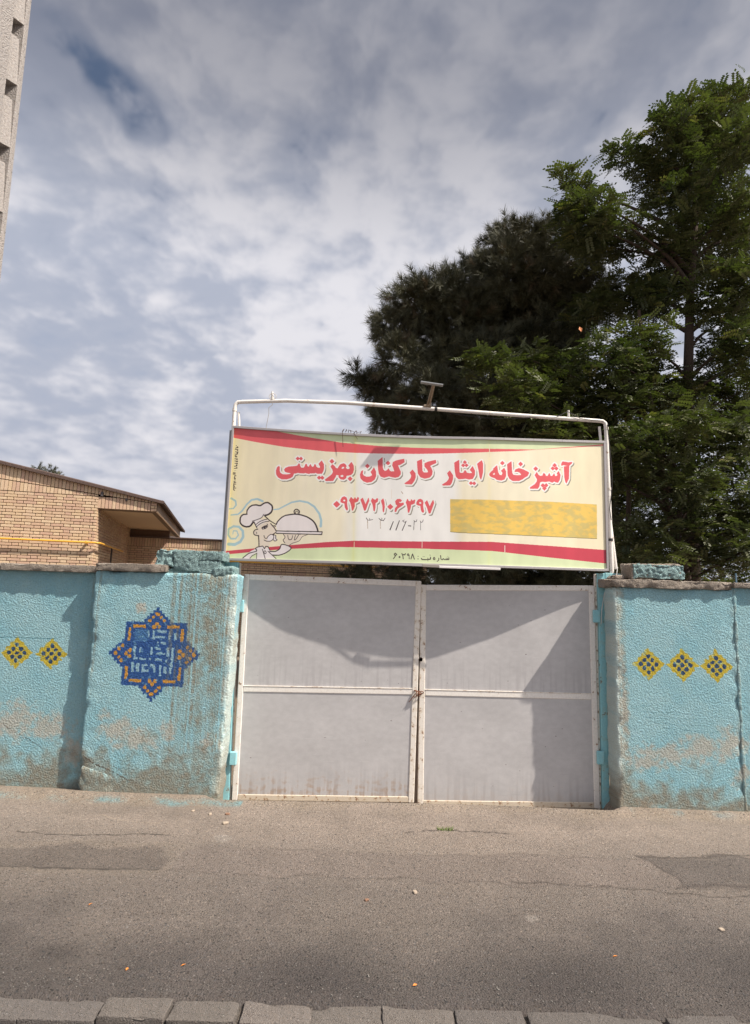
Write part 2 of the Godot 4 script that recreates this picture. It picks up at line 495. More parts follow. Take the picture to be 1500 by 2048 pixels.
	var letters := [
		[499, 156, 511, 175, 512, 199, 509, 214, 502, 227, 480, 228, 468, 223, 462, 227, 437, 228, 434, 232, 412, 227, 405, 230, 383, 230, 372, 228, 358, 233, 349, 233, 348, 239, 343, 252, 331, 261, 310, 268, 285, 269, 265, 260, 254, 244, 252, 224, 257, 205, 266, 199, 269, 205, 269, 223, 274, 236, 287, 244, 309, 244, 328, 241, 338, 233, 330, 232, 312, 230, 301, 226, 297, 216, 303, 207, 321, 199, 346, 196, 360, 194, 369, 190, 374, 179, 379, 180, 382, 193, 389, 202, 404, 201, 409, 192, 412, 180, 417, 179, 421, 191, 432, 195, 435, 185, 439, 179, 444, 190, 450, 195, 459, 190, 462, 178, 467, 180, 470, 191, 479, 197, 492, 198, 494, 188, 485, 174],
		[367, 141, 376, 149, 368, 159, 358, 150],
		[385, 140, 394, 149, 386, 158, 376, 149],
		[489, 242, 499, 251, 490, 261, 480, 252],
		[506, 241, 516, 251, 507, 261, 497, 251],
		[555, 144, 566, 155, 556, 167, 544, 156],
		[661, 156, 672, 174, 674, 196, 670, 215, 661, 226, 648, 230, 636, 232, 634, 246, 622, 255, 606, 253, 596, 242, 596, 231, 581, 230, 578, 241, 565, 265, 527, 267, 523, 261, 546, 242, 560, 228, 565, 215, 561, 201, 551, 186, 558, 174, 569, 182, 578, 194, 589, 196, 596, 181, 603, 171, 619, 165, 628, 169, 634, 179, 629, 190, 640, 197, 653, 196, 654, 184, 647, 175],
		[657, 238, 668, 249, 658, 261, 646, 250],
		[783, 181, 793, 203, 794, 229, 787, 248, 771, 261, 749, 266, 729, 259, 714, 243, 711, 223, 717, 204, 724, 200, 722, 217, 728, 229, 745, 236, 763, 234, 777, 224, 771, 211, 768, 206],
		[747, 162, 758, 172, 748, 184, 737, 173],
		[826, 121, 828, 175, 832, 190, 842, 199, 855, 193, 861, 183, 866, 194, 875, 200, 895, 198, 889, 180, 885, 169, 882, 164, 885, 145, 903, 135, 942, 125, 944, 142, 922, 157, 909, 161, 915, 176, 925, 198, 925, 213, 916, 226, 898, 232, 876, 228, 865, 225, 839, 234, 821, 228, 812, 213, 807, 187, 804, 141],
		[857, 140, 868, 150, 858, 161, 847, 151],
		[989, 186, 1004, 206, 1005, 228, 999, 247, 986, 267, 953, 267, 950, 264, 971, 248, 982, 233, 985, 218, 977, 201],
		[1037, 124, 1040, 189, 1048, 200, 1066, 200, 1075, 196, 1069, 181, 1054, 163, 1054, 146, 1073, 137, 1111, 126, 1113, 141, 1088, 154, 1080, 160, 1088, 173, 1094, 191, 1092, 210, 1081, 225, 1055, 232, 1033, 225, 1020, 205, 1016, 168, 1014, 136],
		[1187, 186, 1203, 211, 1203, 232, 1196, 256, 1189, 267, 1152, 269, 1149, 266, 1172, 250, 1182, 236, 1185, 224, 1175, 200],
		[1235, 124, 1237, 192, 1243, 198, 1259, 198, 1267, 182, 1272, 186, 1276, 196, 1290, 199, 1305, 198, 1308, 194, 1295, 178, 1308, 159, 1319, 183, 1319, 207, 1308, 228, 1290, 232, 1270, 227, 1255, 230, 1234, 231, 1221, 217, 1215, 184, 1212, 139],
		[1266, 126, 1275, 135, 1267, 144, 1258, 135],
		[1258, 144, 1266, 153, 1258, 162, 1249, 153],
		[1275, 144, 1284, 152, 1275, 161, 1267, 153],
		[1300, 245, 1309, 254, 1300, 263, 1291, 254],
		[1317, 246, 1325, 255, 1317, 264, 1308, 255],
		[1356, 124, 1362, 142, 1362, 190, 1356, 220, 1353, 231, 1348, 221, 1341, 176, 1334, 143],
		[1439, 151, 1444, 187, 1453, 205, 1466, 206, 1472, 191, 1463, 179, 1478, 164, 1487, 181, 1487, 208, 1479, 227, 1463, 233, 1440, 230, 1427, 220, 1412, 216, 1401, 209, 1399, 200, 1407, 188, 1422, 175, 1420, 169],
		[1469, 124, 1479, 134, 1469, 145, 1458, 135],
		[1518, 125, 1521, 188, 1528, 201, 1545, 203, 1571, 202, 1575, 195, 1564, 184, 1553, 180, 1538, 181, 1542, 170, 1560, 162, 1583, 168, 1613, 182, 1615, 186, 1607, 203, 1596, 209, 1578, 223, 1560, 232, 1526, 233, 1509, 222, 1500, 204, 1497, 141],
		[1570, 125, 1581, 136, 1570, 148, 1559, 137],
		[1654, 150, 1665, 160, 1654, 172, 1643, 161],
		[1784, 172, 1793, 192, 1789, 219, 1779, 235, 1766, 233, 1759, 228, 1747, 236, 1729, 229, 1710, 233, 1687, 232, 1676, 238, 1672, 261, 1664, 273, 1623, 274, 1623, 269, 1649, 251, 1661, 235, 1663, 220, 1650, 198, 1660, 182, 1669, 197, 1680, 203, 1693, 200, 1699, 185, 1707, 192, 1710, 202, 1722, 202, 1731, 185, 1737, 201, 1748, 201, 1758, 186, 1763, 201, 1774, 200, 1780, 193, 1775, 184],
		[1762, 127, 1772, 137, 1761, 148, 1751, 138],
		[1751, 146, 1761, 156, 1751, 166, 1741, 156],
		[1771, 145, 1781, 155, 1771, 166, 1761, 156],
		[1694, 245, 1704, 254, 1693, 265, 1683, 255],
		[1713, 244, 1722, 254, 1712, 264, 1702, 254],
		[1703, 261, 1713, 271, 1702, 282, 1692, 272],
		[1802, 137, 1801, 129, 1808, 116, 1824, 117, 1841, 120, 1862, 117, 1860, 123, 1844, 137, 1829, 136, 1812, 133],
		[1844, 139, 1841, 210, 1832, 229, 1828, 237, 1823, 229, 1818, 203, 1817, 144],
		[590, 380, 607, 396, 591, 413, 574, 397],
		[876, 385, 890, 399, 876, 414, 862, 400],
		[629, 352, 640, 357, 645, 372, 644, 387, 646, 403, 650, 420, 647, 427, 642, 423, 636, 410, 633, 388, 621, 387, 612, 382, 612, 371, 618, 358],
		[1033, 351, 1044, 356, 1049, 371, 1047, 386, 1049, 402, 1053, 419, 1050, 426, 1044, 423, 1039, 409, 1036, 387, 1024, 386, 1015, 381, 1015, 370, 1022, 356],
		[657, 372, 666, 354, 672, 362, 681, 366, 687, 355, 692, 364, 698, 364, 702, 352, 707, 357, 703, 374, 690, 381, 684, 382, 686, 404, 678, 426, 674, 426, 671, 404, 664, 382],
		[718, 365, 728, 356, 740, 384, 745, 395, 751, 377, 759, 355, 762, 370, 755, 388, 745, 423, 739, 424, 729, 393],
		[774, 370, 780, 356, 789, 363, 798, 364, 804, 355, 809, 357, 807, 373, 796, 380, 796, 404, 793, 426, 789, 424, 786, 400, 781, 383],
		[828, 366, 837, 356, 843, 376, 845, 402, 842, 430, 838, 425, 836, 394, 830, 376],
		[905, 378, 903, 367, 913, 356, 926, 355, 935, 362, 929, 369, 920, 367, 920, 375, 931, 379, 944, 375, 946, 383, 931, 395, 914, 407, 906, 426, 901, 425, 903, 407, 916, 391, 907, 385],
		[959, 372, 966, 354, 972, 365, 983, 367, 987, 355, 994, 365, 1001, 357, 1005, 357, 1003, 375, 990, 382, 984, 382, 982, 402, 975, 428, 971, 427, 969, 407, 964, 385],
		[1059, 371, 1069, 359, 1080, 385, 1084, 396, 1093, 372, 1101, 356, 1105, 371, 1100, 387, 1087, 428, 1081, 429, 1071, 397],
	]
	var holes := [
		[608, 193, 613, 185, 621, 183, 624, 189, 616, 195],
		[603, 236, 614, 229, 622, 235, 618, 241, 609, 241],
		[1416, 199, 1427, 191, 1428, 201, 1421, 204],
		[624, 375, 628, 368, 635, 370, 635, 377, 630, 379],
		[1027, 374, 1031, 367, 1038, 369, 1039, 376, 1033, 378],
	]
	for l in letters:
		poly(c.print_shade, l, Vector2(7, 8)); outline(c.print_shade, l, 8.0, Vector2(6, 7))
	for l in letters:
		outline(c.paper, l, 10.0)
	for l in letters:
		poly(c.red, l); outline(c.red, l, 2.0)
	for l in holes:
		poly(c.paper, l)
	# number painted by hand under the printed one
	stroke(c.ink, [751, 467, 758, 478, 768, 479, 786, 474], 3.9, 2.6)
	stroke(c.ink, [768, 469, 771, 478], 3.0, 3.0)
	stroke(c.rust, [758, 478, 760, 525], 2.6, 1.7)
	stroke(c.ink, [818, 467, 829, 477, 842, 478, 850, 464], 3.9, 3.0)
	stroke(c.ink, [833, 464, 833, 476], 3.0, 3.0)
	stroke(c.rust, [825, 478, 827, 523], 2.2, 1.7)
	stroke(c.ink, [894, 482, 878, 528], 3.9, 5.6)
	stroke(c.ink, [926, 476, 909, 529], 3.9, 5.2)
	stroke(c.ink, [942, 477, 952, 471], 3.0, 2.2)
	stroke(c.ink, [946, 480, 955, 484, 963, 477], 3.5, 2.6)
	stroke(c.ink, [961, 480, 942, 530], 3.5, 4.3)
	stroke(c.ink, [975, 503, 986, 504], 5.6, 5.6)
	stroke(c.ink, [1002, 472, 1007, 480, 1015, 478, 1018, 467], 3.0, 2.6)
	stroke(c.ink, [1004, 476, 1002, 526], 2.6, 2.6)
	stroke(c.ink, [1035, 474, 1040, 483, 1048, 479, 1051, 467], 3.0, 2.6)
	stroke(c.ink, [1038, 481, 1038, 525], 2.6, 2.6)
	stroke(c.rust, [932, 311, 941, 324, 936, 315], 2.2, 1.7)
	# registration number
	stroke(c.ink, [915, 662, 909, 657, 903, 662, 906, 669, 917, 666], 4.3, 4.3)
	stroke(c.ink, [910, 672, 900, 688], 4.3, 4.3)
	poly(c.ink, [931, 672, 937, 678, 931, 684, 926, 678])
	stroke(c.ink, [943, 658, 947, 667, 953, 663, 958, 666, 962, 658], 4.3, 4.3)
	stroke(c.ink, [948, 666, 951, 688], 4.3, 4.3)
	stroke(c.ink, [981, 665, 976, 658, 971, 664, 975, 669, 981, 666, 982, 687], 3.5, 3.5)
	stroke(c.ink, [999, 659, 991, 687], 4.3, 4.3)
	stroke(c.ink, [999, 659, 1009, 688], 4.3, 4.3)
	stroke(c.ink, [1028, 671, 1028, 671], 5.1, 5.1)
	stroke(c.ink, [1028, 685, 1028, 686], 5.1, 5.1)
	stroke(c.ink, [1045, 682, 1049, 688, 1064, 689, 1080, 688, 1092, 685, 1093, 675], 5.1, 5.1)
	stroke(c.ink, [1080, 688, 1079, 680], 3.5, 3.5)
	stroke(c.ink, [1054, 672, 1054, 672], 3.3, 3.3)
	stroke(c.ink, [1060, 672, 1060, 672], 3.3, 3.3)
	stroke(c.ink, [1089, 661, 1090, 661], 3.0, 3.0)
	stroke(c.ink, [1087, 667, 1087, 667], 3.0, 3.0)
	stroke(c.ink, [1092, 667, 1093, 667], 3.0, 3.0)
	stroke(c.ink, [1079, 695, 1080, 695], 3.3, 3.3)
	stroke(c.ink, [1111, 674, 1107, 681, 1109, 687, 1115, 687, 1116, 681, 1111, 674], 4.3, 4.3)
	stroke(c.ink, [1136, 678, 1136, 689, 1127, 697], 4.3, 3.3)
	stroke(c.ink, [1145, 663, 1147, 684, 1155, 687, 1158, 681, 1162, 681, 1164, 686, 1188, 685, 1188, 675], 4.3, 4.3)
	stroke(c.ink, [1173, 685, 1174, 678], 3.3, 3.3)
	stroke(c.ink, [1181, 685, 1181, 678], 3.3, 3.3)
	stroke(c.ink, [1182, 666, 1182, 666], 3.0, 3.0)
	stroke(c.ink, [1179, 671, 1179, 671], 3.0, 3.0)
	stroke(c.ink, [1185, 670, 1185, 670], 3.0, 3.0)
	# line of small print up the left edge
	stroke(c.ink, [19, 99, 20, 100], 4.1, 4.1)
	stroke(c.ink, [16, 114, 25, 110, 30, 108, 27, 105, 24, 107, 25, 111], 3.7, 3.7)
	stroke(c.ink, [15, 121, 30, 121, 27, 125, 30, 128], 3.7, 3.7)
	stroke(c.ink, [17, 134, 25, 135, 27, 139, 31, 137, 30, 133], 3.7, 3.7)
	stroke(c.ink, [15, 147, 24, 147, 30, 145, 28, 142, 25, 144, 25, 148], 3.7, 3.7)
	stroke(c.ink, [17, 159, 16, 155, 23, 157, 27, 162, 21, 163, 17, 159], 3.7, 3.7)
	stroke(c.ink, [16, 173, 25, 173, 27, 177, 31, 175, 29, 171], 3.7, 3.7)
	stroke(c.ink, [17, 185, 25, 185, 27, 190, 32, 188, 30, 183], 3.7, 3.7)
	stroke(c.ink, [18, 197, 26, 198, 28, 202, 33, 200, 31, 196], 3.7, 3.7)
	stroke(c.ink, [16, 214, 26, 213, 31, 211, 29, 207, 26, 209, 26, 213], 3.7, 3.7)
	stroke(c.ink, [17, 226, 27, 225, 32, 223, 30, 220, 27, 222, 27, 225], 3.7, 3.7)
	stroke(c.ink, [19, 238, 19, 238], 3.0, 3.0)
	stroke(c.ink, [25, 238, 26, 238], 3.0, 3.0)
	stroke(c.ink, [13, 259, 12, 251, 17, 248, 20, 254, 18, 258, 25, 250], 3.7, 3.7)
	stroke(c.ink, [23, 260, 22, 267, 29, 266], 3.7, 3.7)
	stroke(c.ink, [22, 269, 20, 275, 21, 285, 26, 285, 26, 281, 23, 277], 3.7, 3.7)
	stroke(c.ink, [27, 295, 19, 296, 21, 303, 30, 303], 3.7, 3.7)
	stroke(c.ink, [20, 305, 19, 313, 30, 311], 3.7, 3.7)
	stroke(c.ink, [19, 315, 20, 324, 24, 323, 20, 329, 20, 343, 26, 345], 4.8, 4.8)
	stroke(c.ink, [21, 333, 32, 333], 3.7, 3.7)
	# the painted-over rectangle
	canvas_patch(c.mustard, [1191, 347, 1463, 346, 1736, 346, 2001, 353, 2000, 447, 1998, 543, 1692, 539, 1462, 536, 1242, 533, 1193, 529])
	# folds, scuffs and weathering
	for s in [[690, 600, 612, 3], [1396, 30, 80, 4], [1046, 586, 600, 3], [880, 300, 330, 3], [1480, 598, 612, 4]]:
		canvas.fill_rect(Rect2i(s[0], s[1], s[3], s[2] - s[1] + 24), rgb(238, 228, 214))
	return tex(canvas)


# fading, folds and yellowing of the sheet, multiplied over its print
func sign_wear() -> ImageTexture:
	var w := 768
	var h := 128
	var worn := noise_bytes(31, 0.02, w, h, 4)
	var run := noise(32, 0.05, 3)
	var d := PackedByteArray()
	d.resize(w * h * 3)
	for y in h:
		for x in w:
			var k := y * w + x
			var sx := x * 2048.0 / w
			var f := 0.97 + 0.05 * (worn[k] / 255.0 - 0.5) + 0.02 * run.get_noise_2d(x * 0.7, y * 0.08)
			var yellow := 0.12 * exp(-absf(sx - 676.0 - y * 0.1) / 9.0) + 0.07 * exp(-absf(sx - 1396.0) / 7.0) + 0.2 * exp(-sx / 22.0)
			d[k * 3] = int(255.0 * f)
			d[k * 3 + 1] = int(255.0 * (f - yellow * 0.12))
			d[k * 3 + 2] = int(255.0 * (f - yellow))
	return tex(Image.create_from_data(w, h, false, Image.FORMAT_RGB8, d))


func canvas_patch(col: Color, flat: Array) -> void:
	poly(rgb(120, 110, 70), flat, Vector2(0, 3))
	poly(col, flat)
	var n1 := noise(41, 0.02, 4)
	var n2 := noise(42, 0.006, 3)
	for y in range(344, 546):
		for x in range(1188, 2006):
			var p := canvas.get_pixel(x, y)
			if p.is_equal_approx(col) or absf(p.r - col.r) < 0.01 and absf(p.b - col.b) < 0.01:
				var g := clampf(0.35 + n1.get_noise_2d(x * 0.8, y * 1.5) * 1.5 + n2.get_noise_2d(x, y) * 0.9 + (y - 445) * 0.0012, 0.0, 1.0)
				canvas.set_pixel(x, y, p.lerp(rgb(206, 188, 122), g * 0.8))


# paint of one stretch of street wall: x0..x1 metres along it, 0..1.9 m up; the mural is laid on first and weathers with the rest
func wall_paint(x0: float, x1: float, sd: int, mural: Callable, streaks: Array, pale_edges: Array, peels: Array, soil_up := 0.0) -> ImageTexture:
	var w := 460
	var h := 716
	canvas = Image.create(w, h, false, Image.FORMAT_RGBA8)
	canvas.fill(Color(0, 0, 0, 0))
	var px := w / (x1 - x0)
	var py := h / 2.05
	mural.call(func(p: Vector2) -> Vector2: return Vector2((p.x - x0) * px, h - (p.y + 0.15) * py), px)
	var print_data := canvas.get_data()
	var wide := noise_bytes(sd, 0.006, w, h, 4)
	var fine := noise_bytes(sd + 1, 0.05, w, h, 4)
	var mid := noise_bytes(sd + 2, 0.018, w, h, 5)
	var stretch := noise(sd + 3, 0.03, 3)
	var data := PackedByteArray()
	data.resize(w * h * 3)
	var base := rgb(164, 209, 220)
	var deep := rgb(134, 193, 211)
	var peel := rgb(206, 186, 168)
	var dirt := rgb(146, 134, 116)
	var line := PackedFloat32Array()
	line.resize(w)
	for x in w:
		line[x] = stretch.get_noise_2d(x * 4.5, sd * 9.0)
	for y in h:
		var up := (h - y) / py - 0.15
		for x in w:
			var k := y * w + x
			var mx := x0 + x / px
			var a := wide[k] / 255.0
			var b := fine[k] / 255.0
			var m := mid[k] / 255.0
			var col := base.lerp(deep, clampf((a - 0.35) * 1.6, 0.0, 1.0) * 0.55)
			col = col.lerp(rgb(186, 218, 220), clampf((m - 0.55) * 2.2, 0.0, 1.0) * 0.35)
			# bare plaster where the coat has come off
			var bare := 0.0
			for q in peels:
				var dx: float = (mx - q[0]) / q[2]
				var dy: float = (up - q[1]) / q[3]
				bare = maxf(bare, 1.0 - 0.92 * sqrt(dx * dx + dy * dy))
			bare = smoothstep(0.08, 0.6, bare * 0.75 + (m - 0.5) * 0.6 + (b - 0.5) * 0.5) if bare > 0.0 else 0.0
			var kj := k if x < 4 or y < 4 or x > w - 5 or y > h - 5 else (y + int((b - 0.5) * 9.0)) * w + x + int((fine[k - 3] / 255.0 - 0.5) * 9.0)
			var pa := print_data[kj * 4 + 3] / 255.0
			if pa > 0.0:
				var worn := clampf(1.25 - maxf(0.0, b - 0.5) * 2.6, 0.3, 0.93)
				col = col.lerp(Color(print_data[kj * 4] / 255.0, print_data[kj * 4 + 1] / 255.0, print_data[kj * 4 + 2] / 255.0), pa * worn)
			col = col.lerp(peel, bare * 0.62)
			for q in pale_edges:
				col = col.lerp(rgb(222, 234, 228), clampf(1.25 - absf(mx - q[0]) / q[1] + (m - 0.5) * 1.6, 0.0, 1.0) * 0.85)
			var s := 0.0
			for q in streaks:  # centre, half width, strength, lower end
				s = maxf(s, q[2] * clampf(1.4 - absf(mx - q[0]) / q[1] + line[x] * 1.8, 0.0, 1.0) * smoothstep(q[3] - 0.3, q[3] + 0.5, up + (m - 0.5) * 0.5))
			col = col.lerp(rgb(142, 126, 104), clampf(s * (0.42 + (b - 0.5) * 0.7 + (m - 0.5) * 0.6) * 1.25, 0.0, 0.7))
			# splashed soil along the foot
			var soil := smoothstep(0.36, 0.0, up + (m - 0.5) * 0.42 + (a - 0.5) * 0.3 - soil_up)
			col = col.lerp(dirt, clampf(soil * (0.74 + 0.35 * (b - 0.5)), 0.0, 0.84))
			data[k * 3] = int(clampf(col.r, 0, 1) * 255)
			data[k * 3 + 1] = int(clampf(col.g, 0, 1) * 255)
			data[k * 3 + 2] = int(clampf(col.b, 0, 1) * 255)
	return tex(Image.create_from_data(w, h, false, Image.FORMAT_RGB8, data))


# a broken hairline through the given points, thinning towards its end
func crack(col: Color, flat: Array, w: float, sd: int) -> void:
	var r := RandomNumberGenerator.new()
	r.seed = sd
	var out := []
	for i in range(0, flat.size() - 2, 2):
		var a := Vector2(flat[i], flat[i + 1])
		var b := Vector2(flat[i + 2], flat[i + 3])
		var n := maxi(2, int(a.distance_to(b) / 5.0))
		for k in n:
			var q := a.lerp(b, float(k) / n) + Vector2(r.randf_range(-1.6, 1.6), r.randf_range(-1.6, 1.6))
			out.append(q.x)
			out.append(q.y)
	for i in range(0, out.size() - 2, 2):
		if r.randf() > 0.12:
			var t := 1.0 - float(i) / out.size() * 0.7
			stroke(col, [out[i], out[i + 1], out[i + 2], out[i + 3]], w * t * r.randf_range(0.5, 1.3), w * t * r.randf_range(0.5, 1.3))


func diamond_print(to: Callable, px: float, at: Vector2) -> void:
	var rough := noise(int(at.x * 100.0) + 5, 0.9, 1)
	var p := PackedVector2Array()
	for k in 48:
		var a := TAU * k / 48
		var r := 0.136 / (absf(cos(a)) + absf(sin(a))) * (1.0 + 0.045 * (1.0 if k % 4 < 2 else -1.0)) + rough.get_noise_1d(k) * 0.01
		p.append(to.call(at + Vector2(cos(a), sin(a)) * r))
	fill(p, rgb(212, 186, 52))
	for i in 3:
		for j in 3:
			dot(rgb(36, 66, 108), to.call(at + Vector2((i - 1) + (j - 1), (i - 1) - (j - 1)) * 0.0335), 0.0185 * px)


func star_print(to: Callable, px: float, at: Vector2) -> void:
	var blue := rgb(32, 78, 150)
	var gold := rgb(214, 150, 54)
	var s := 0.36 / 630.0  # one unit of the drawing in metres
	var cell := 44.0
	for i in range(-15, 16):
		for j in range(-15, 16):
			var p := Vector2(i, j) * cell
			if absf(p.x) + absf(p.y) <= 690.0 or maxf(absf(p.x), absf(p.y)) <= 441.0:
				var a: Vector2 = to.call(at + (p + Vector2(-22, 22)) * s)
				canvas.fill_rect(Rect2i(int(a.x), int(a.y), int(cell * s * px) + 1, int(cell * s * px) + 1), blue)
	var mark := func(col: Color, x: float, y: float, w: float, h: float) -> void:  # centre and size in drawing units, y down
		var a: Vector2 = to.call(at + Vector2(x - w / 2, -(y - h / 2)) * s)
		canvas.fill_rect(Rect2i(int(a.x), int(a.y), maxi(2, int(w * s * px)), maxi(2, int(h * s * px))), col)
	for q in [-1.0, 1.0]:
		for r in [-1.0, 1.0]:
			mark.call(gold, 255.0 * q, 400.0 * r, 185.0, 46.0)
			mark.call(gold, 395.0 * q, 280.0 * r, 46.0, 185.0)
			for k in 3:
				dot(gold, to.call(at + Vector2(q * (50.0 * k + 8), r * (585.0 - 50.0 * k)) * s), 26 * s * px)
				dot(gold, to.call(at + Vector2(q * (585.0 - 50.0 * k), r * (50.0 * k + 8)) * s), 26 * s * px)
		dot(gold, to.call(at + Vector2(0, q * 440.0) * s), 30 * s * px)
		dot(gold, to.call(at + Vector2(q * 425.0, 0) * s), 30 * s * px)
		for r in [-1.0, 1.0]:
			dot(gold, to.call(at + Vector2(r * 42.0, q * 395.0) * s), 30 * s * px)
			dot(gold, to.call(at + Vector2(q * 375.0, r * 44.0) * s), 30 * s * px)
	var pale := rgb(150, 190, 214)
	for b in [
		[765, 488, 130, 34], [732, 572, 160, 34], [634, 540, 30, 120], [874, 540, 30, 125], [962, 555, 44, 90], [705, 650, 30, 24], [790, 655, 80, 30], [558, 530, 34, 100], [374, 810, 30, 180], [410, 888, 40, 34],
		[500, 895, 100, 30], [457, 770, 34, 80], [625, 775, 30, 110], [610, 898, 40, 34], [735, 902, 110, 34], [725, 745, 70, 30], [760, 815, 140, 30], [870, 785, 40, 130], [858, 922, 34, 44], [940, 855, 38, 270],
		[360, 1012, 38, 124], [437, 1020, 54, 120], [512, 1028, 34, 115], [570, 1068, 80, 34], [555, 985, 48, 30], [660, 990, 80, 40], [688, 1050, 34, 80], [772, 1055, 34, 150], [845, 1045, 48, 90], [928, 1055, 34, 90],
	]:
		mark.call(pale, b[0] - 670.0, b[1] - 815.0, b[2], b[3])
	mark.call(rgb(62, 112, 170), 455.0 - 670.0, 545.0 - 815.0, 200.0, 170.0)


# stains, patches and a painted edge shadow of the roadway over 9 m x 4.2 m (x -4.5..4.5, z -5.9..-1.7); grain comes from another texture
func road_stains() -> ImageTexture:
	var w := 864
	var h := 403
	var px := 96.0
	var wide := noise_bytes(61, 0.006, w, h, 4, true)
	var mid := noise_bytes(62, 0.022, w, h, 5, true)
	var fine := noise_bytes(63, 0.42, w, h, 2, true)
	var data := PackedByteArray()
	data.resize(w * h * 3)
	var wob := noise(64, 0.9, 3)
	for y in h:
		var z := -5.9 + y / px
		for x in w:
			var mx := -4.5 + x / px
			var k := y * w + x
			var a := wide[k] / 255.0 - 0.5
			var m := mid[k] / 255.0 - 0.5
			var f := fine[k] / 255.0 - 0.5
			# worn, dusty towards the wall; darker towards the kerb
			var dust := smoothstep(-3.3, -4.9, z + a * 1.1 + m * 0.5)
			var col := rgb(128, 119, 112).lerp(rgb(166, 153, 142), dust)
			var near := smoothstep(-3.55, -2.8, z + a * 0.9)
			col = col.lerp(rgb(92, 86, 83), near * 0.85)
			# sand lying along the foot of the wall
			col = col.lerp(rgb(178, 163, 146), smoothstep(-4.82, -5.1, z + m * 0.35) * 0.8)
			var wx := mx + wob.get_noise_2d(mx * 3.0, z * 3.0) * 0.14
			var wz := z + wob.get_noise_2d(mx * 2.0 + 9.0, z * 2.0) * 0.08
			# long patch on the left
			var dl := minf(minf(wz + 4.12, -3.79 - wz), -1.28 - wx)
			col = col.lerp(rgb(112, 103, 97), 0.62 * smoothstep(-0.02, 0.03, dl + m * 0.05))
			col = col.lerp(rgb(150, 138, 124), 0.35 * exp(-pow((dl + 0.03) / 0.035, 2.0)))
			if wx < -1.3:
				col = col.lerp(rgb(58, 52, 48), 0.75 * exp(-pow((wz + 3.795) / 0.012, 2.0)) * clampf(0.6 + m * 4.0, 0.0, 1.0))  # shadow along the patch's crumbled near edge, put into the colour
			# filled trench across the middle
			if wx > -1.2:
				if wz > -4.17 and wz < -3.81:
					col = col.lerp(rgb(134, 123, 116), 0.55)
				col = col.lerp(rgb(84, 76, 70), 0.3 * exp(-pow((wz + 4.18) / 0.011, 2.0)) * clampf(0.5 + m * 4.0, 0.0, 1.0))
				col = col.lerp(rgb(84, 76, 70), 0.42 * exp(-pow((wz + 3.81) / 0.010, 2.0)) * clampf(0.7 + m * 4.0, 0.0, 1.0))
			# patch on the right
			var dr := minf(minf(wz + 4.25, -3.84 - wz), wx - 1.95 + maxf(0.0, absf(wz + 4.04) - 0.05) * 0.8)
			col = col.lerp(rgb(102, 95, 91), 0.62 * smoothstep(-0.03, 0.04, dr + m * 0.08))
			col = col.lerp(rgb(74, 66, 62), 0.5 * exp(-pow(dr / 0.015, 2.0)))
			# mortar ridge curving away from the wall, left
			var arc := absf(Vector2(mx + 1.55, (z + 5.05) * 1.3).length() - 0.66)
			if mx < -1.5 and z > -5.0:
				col = col.lerp(rgb(186, 170, 152), 0.7 * smoothstep(0.02, 0.006, arc + m * 0.03) * clampf(0.5 + m * 5.0 + f * 2.0, 0.0, 1.0))
			# drips of turquoise paint along the wall foot
			var drip := exp(-pow((z + 4.97 - 0.04 * wob.get_noise_1d(mx * 4.0)) / 0.05, 2.0))
			if mx < -1.0:
				col = col.lerp(rgb(132, 178, 186), drip * clampf(0.15 + m * 3.0 + f * 1.5 + 0.5 * smoothstep(-2.0, -1.2, mx), 0.0, 0.85))
			elif mx > 2.15:
				col = col.lerp(rgb(126, 160, 170), exp(-pow((z + 5.03) / 0.045, 2.0)) * clampf(0.2 + m * 3.0 + f, 0.0, 0.75) * (1.0 - smoothstep(2.7, 3.1, mx)))
			# oily spots
			for s in [[-1.42, -2.98, 0.16], [-1.9, -3.05, 0.22], [0.9, -2.9, 0.5], [-0.2, -2.85, 0.4], [2.0, -2.95, 0.6]]:
				col = col.lerp(rgb(56, 51, 50), 0.42 * clampf(1.0 - Vector2(mx - s[0], (z - s[1]) * 1.5).length() / s[2] + m * 1.2, 0.0, 1.0))
			for s in [[0.91, -3.43, 0.045], [-1.0, -4.3, 0.07]]:
				col = col.lerp(rgb(164, 156, 148), 0.7 * clampf((1.0 - Vector2(mx - s[0], z - s[1]).length() / s[2]) * 3.0 + m * 3.0, 0.0, 1.0))
			var g := 1.0 + m * 0.17 + f * 0.24 + a * 0.16
			data[k * 3] = int(clampf(col.r * g, 0, 1) * 255)
			data[k * 3 + 1] = int(clampf(col.g * g, 0, 1) * 255)
			data[k * 3 + 2] = int(clampf(col.b * g, 0, 1) * 255)
	canvas = Image.create_from_data(w, h, false, Image.FORMAT_RGB8, data)
	var at := func(pts: Array) -> Array:
		var o := []
		for i in range(0, pts.size(), 2):
			o.append((pts[i] + 4.5) * px)
			o.append((pts[i + 1] + 5.9) * px)
		return o
	var tar := rgb(104, 95, 88)
	crack(tar, at.call([-2.4, -4.3, -1.9, -4.28, -1.3, -4.34]), 0.8, 1)
	crack(tar, at.call([0.9, -3.84, 1.5, -3.8, 2.1, -3.7, 2.6, -3.72]), 1.6, 2)
	crack(tar, at.call([0.3, -4.5, 0.5, -4.56, 1.1, -4.54]), 1.2, 3)
	crack(tar, at.call([1.9, -4.2, 2.6, -4.28, 3.2, -4.24]), 1.8, 4)
	crack(tar, at.call([-3.2, -3.79, -2.4, -3.78, -1.8, -3.8, -1.45, -3.8]), 2.6, 5)
	return tex(canvas)


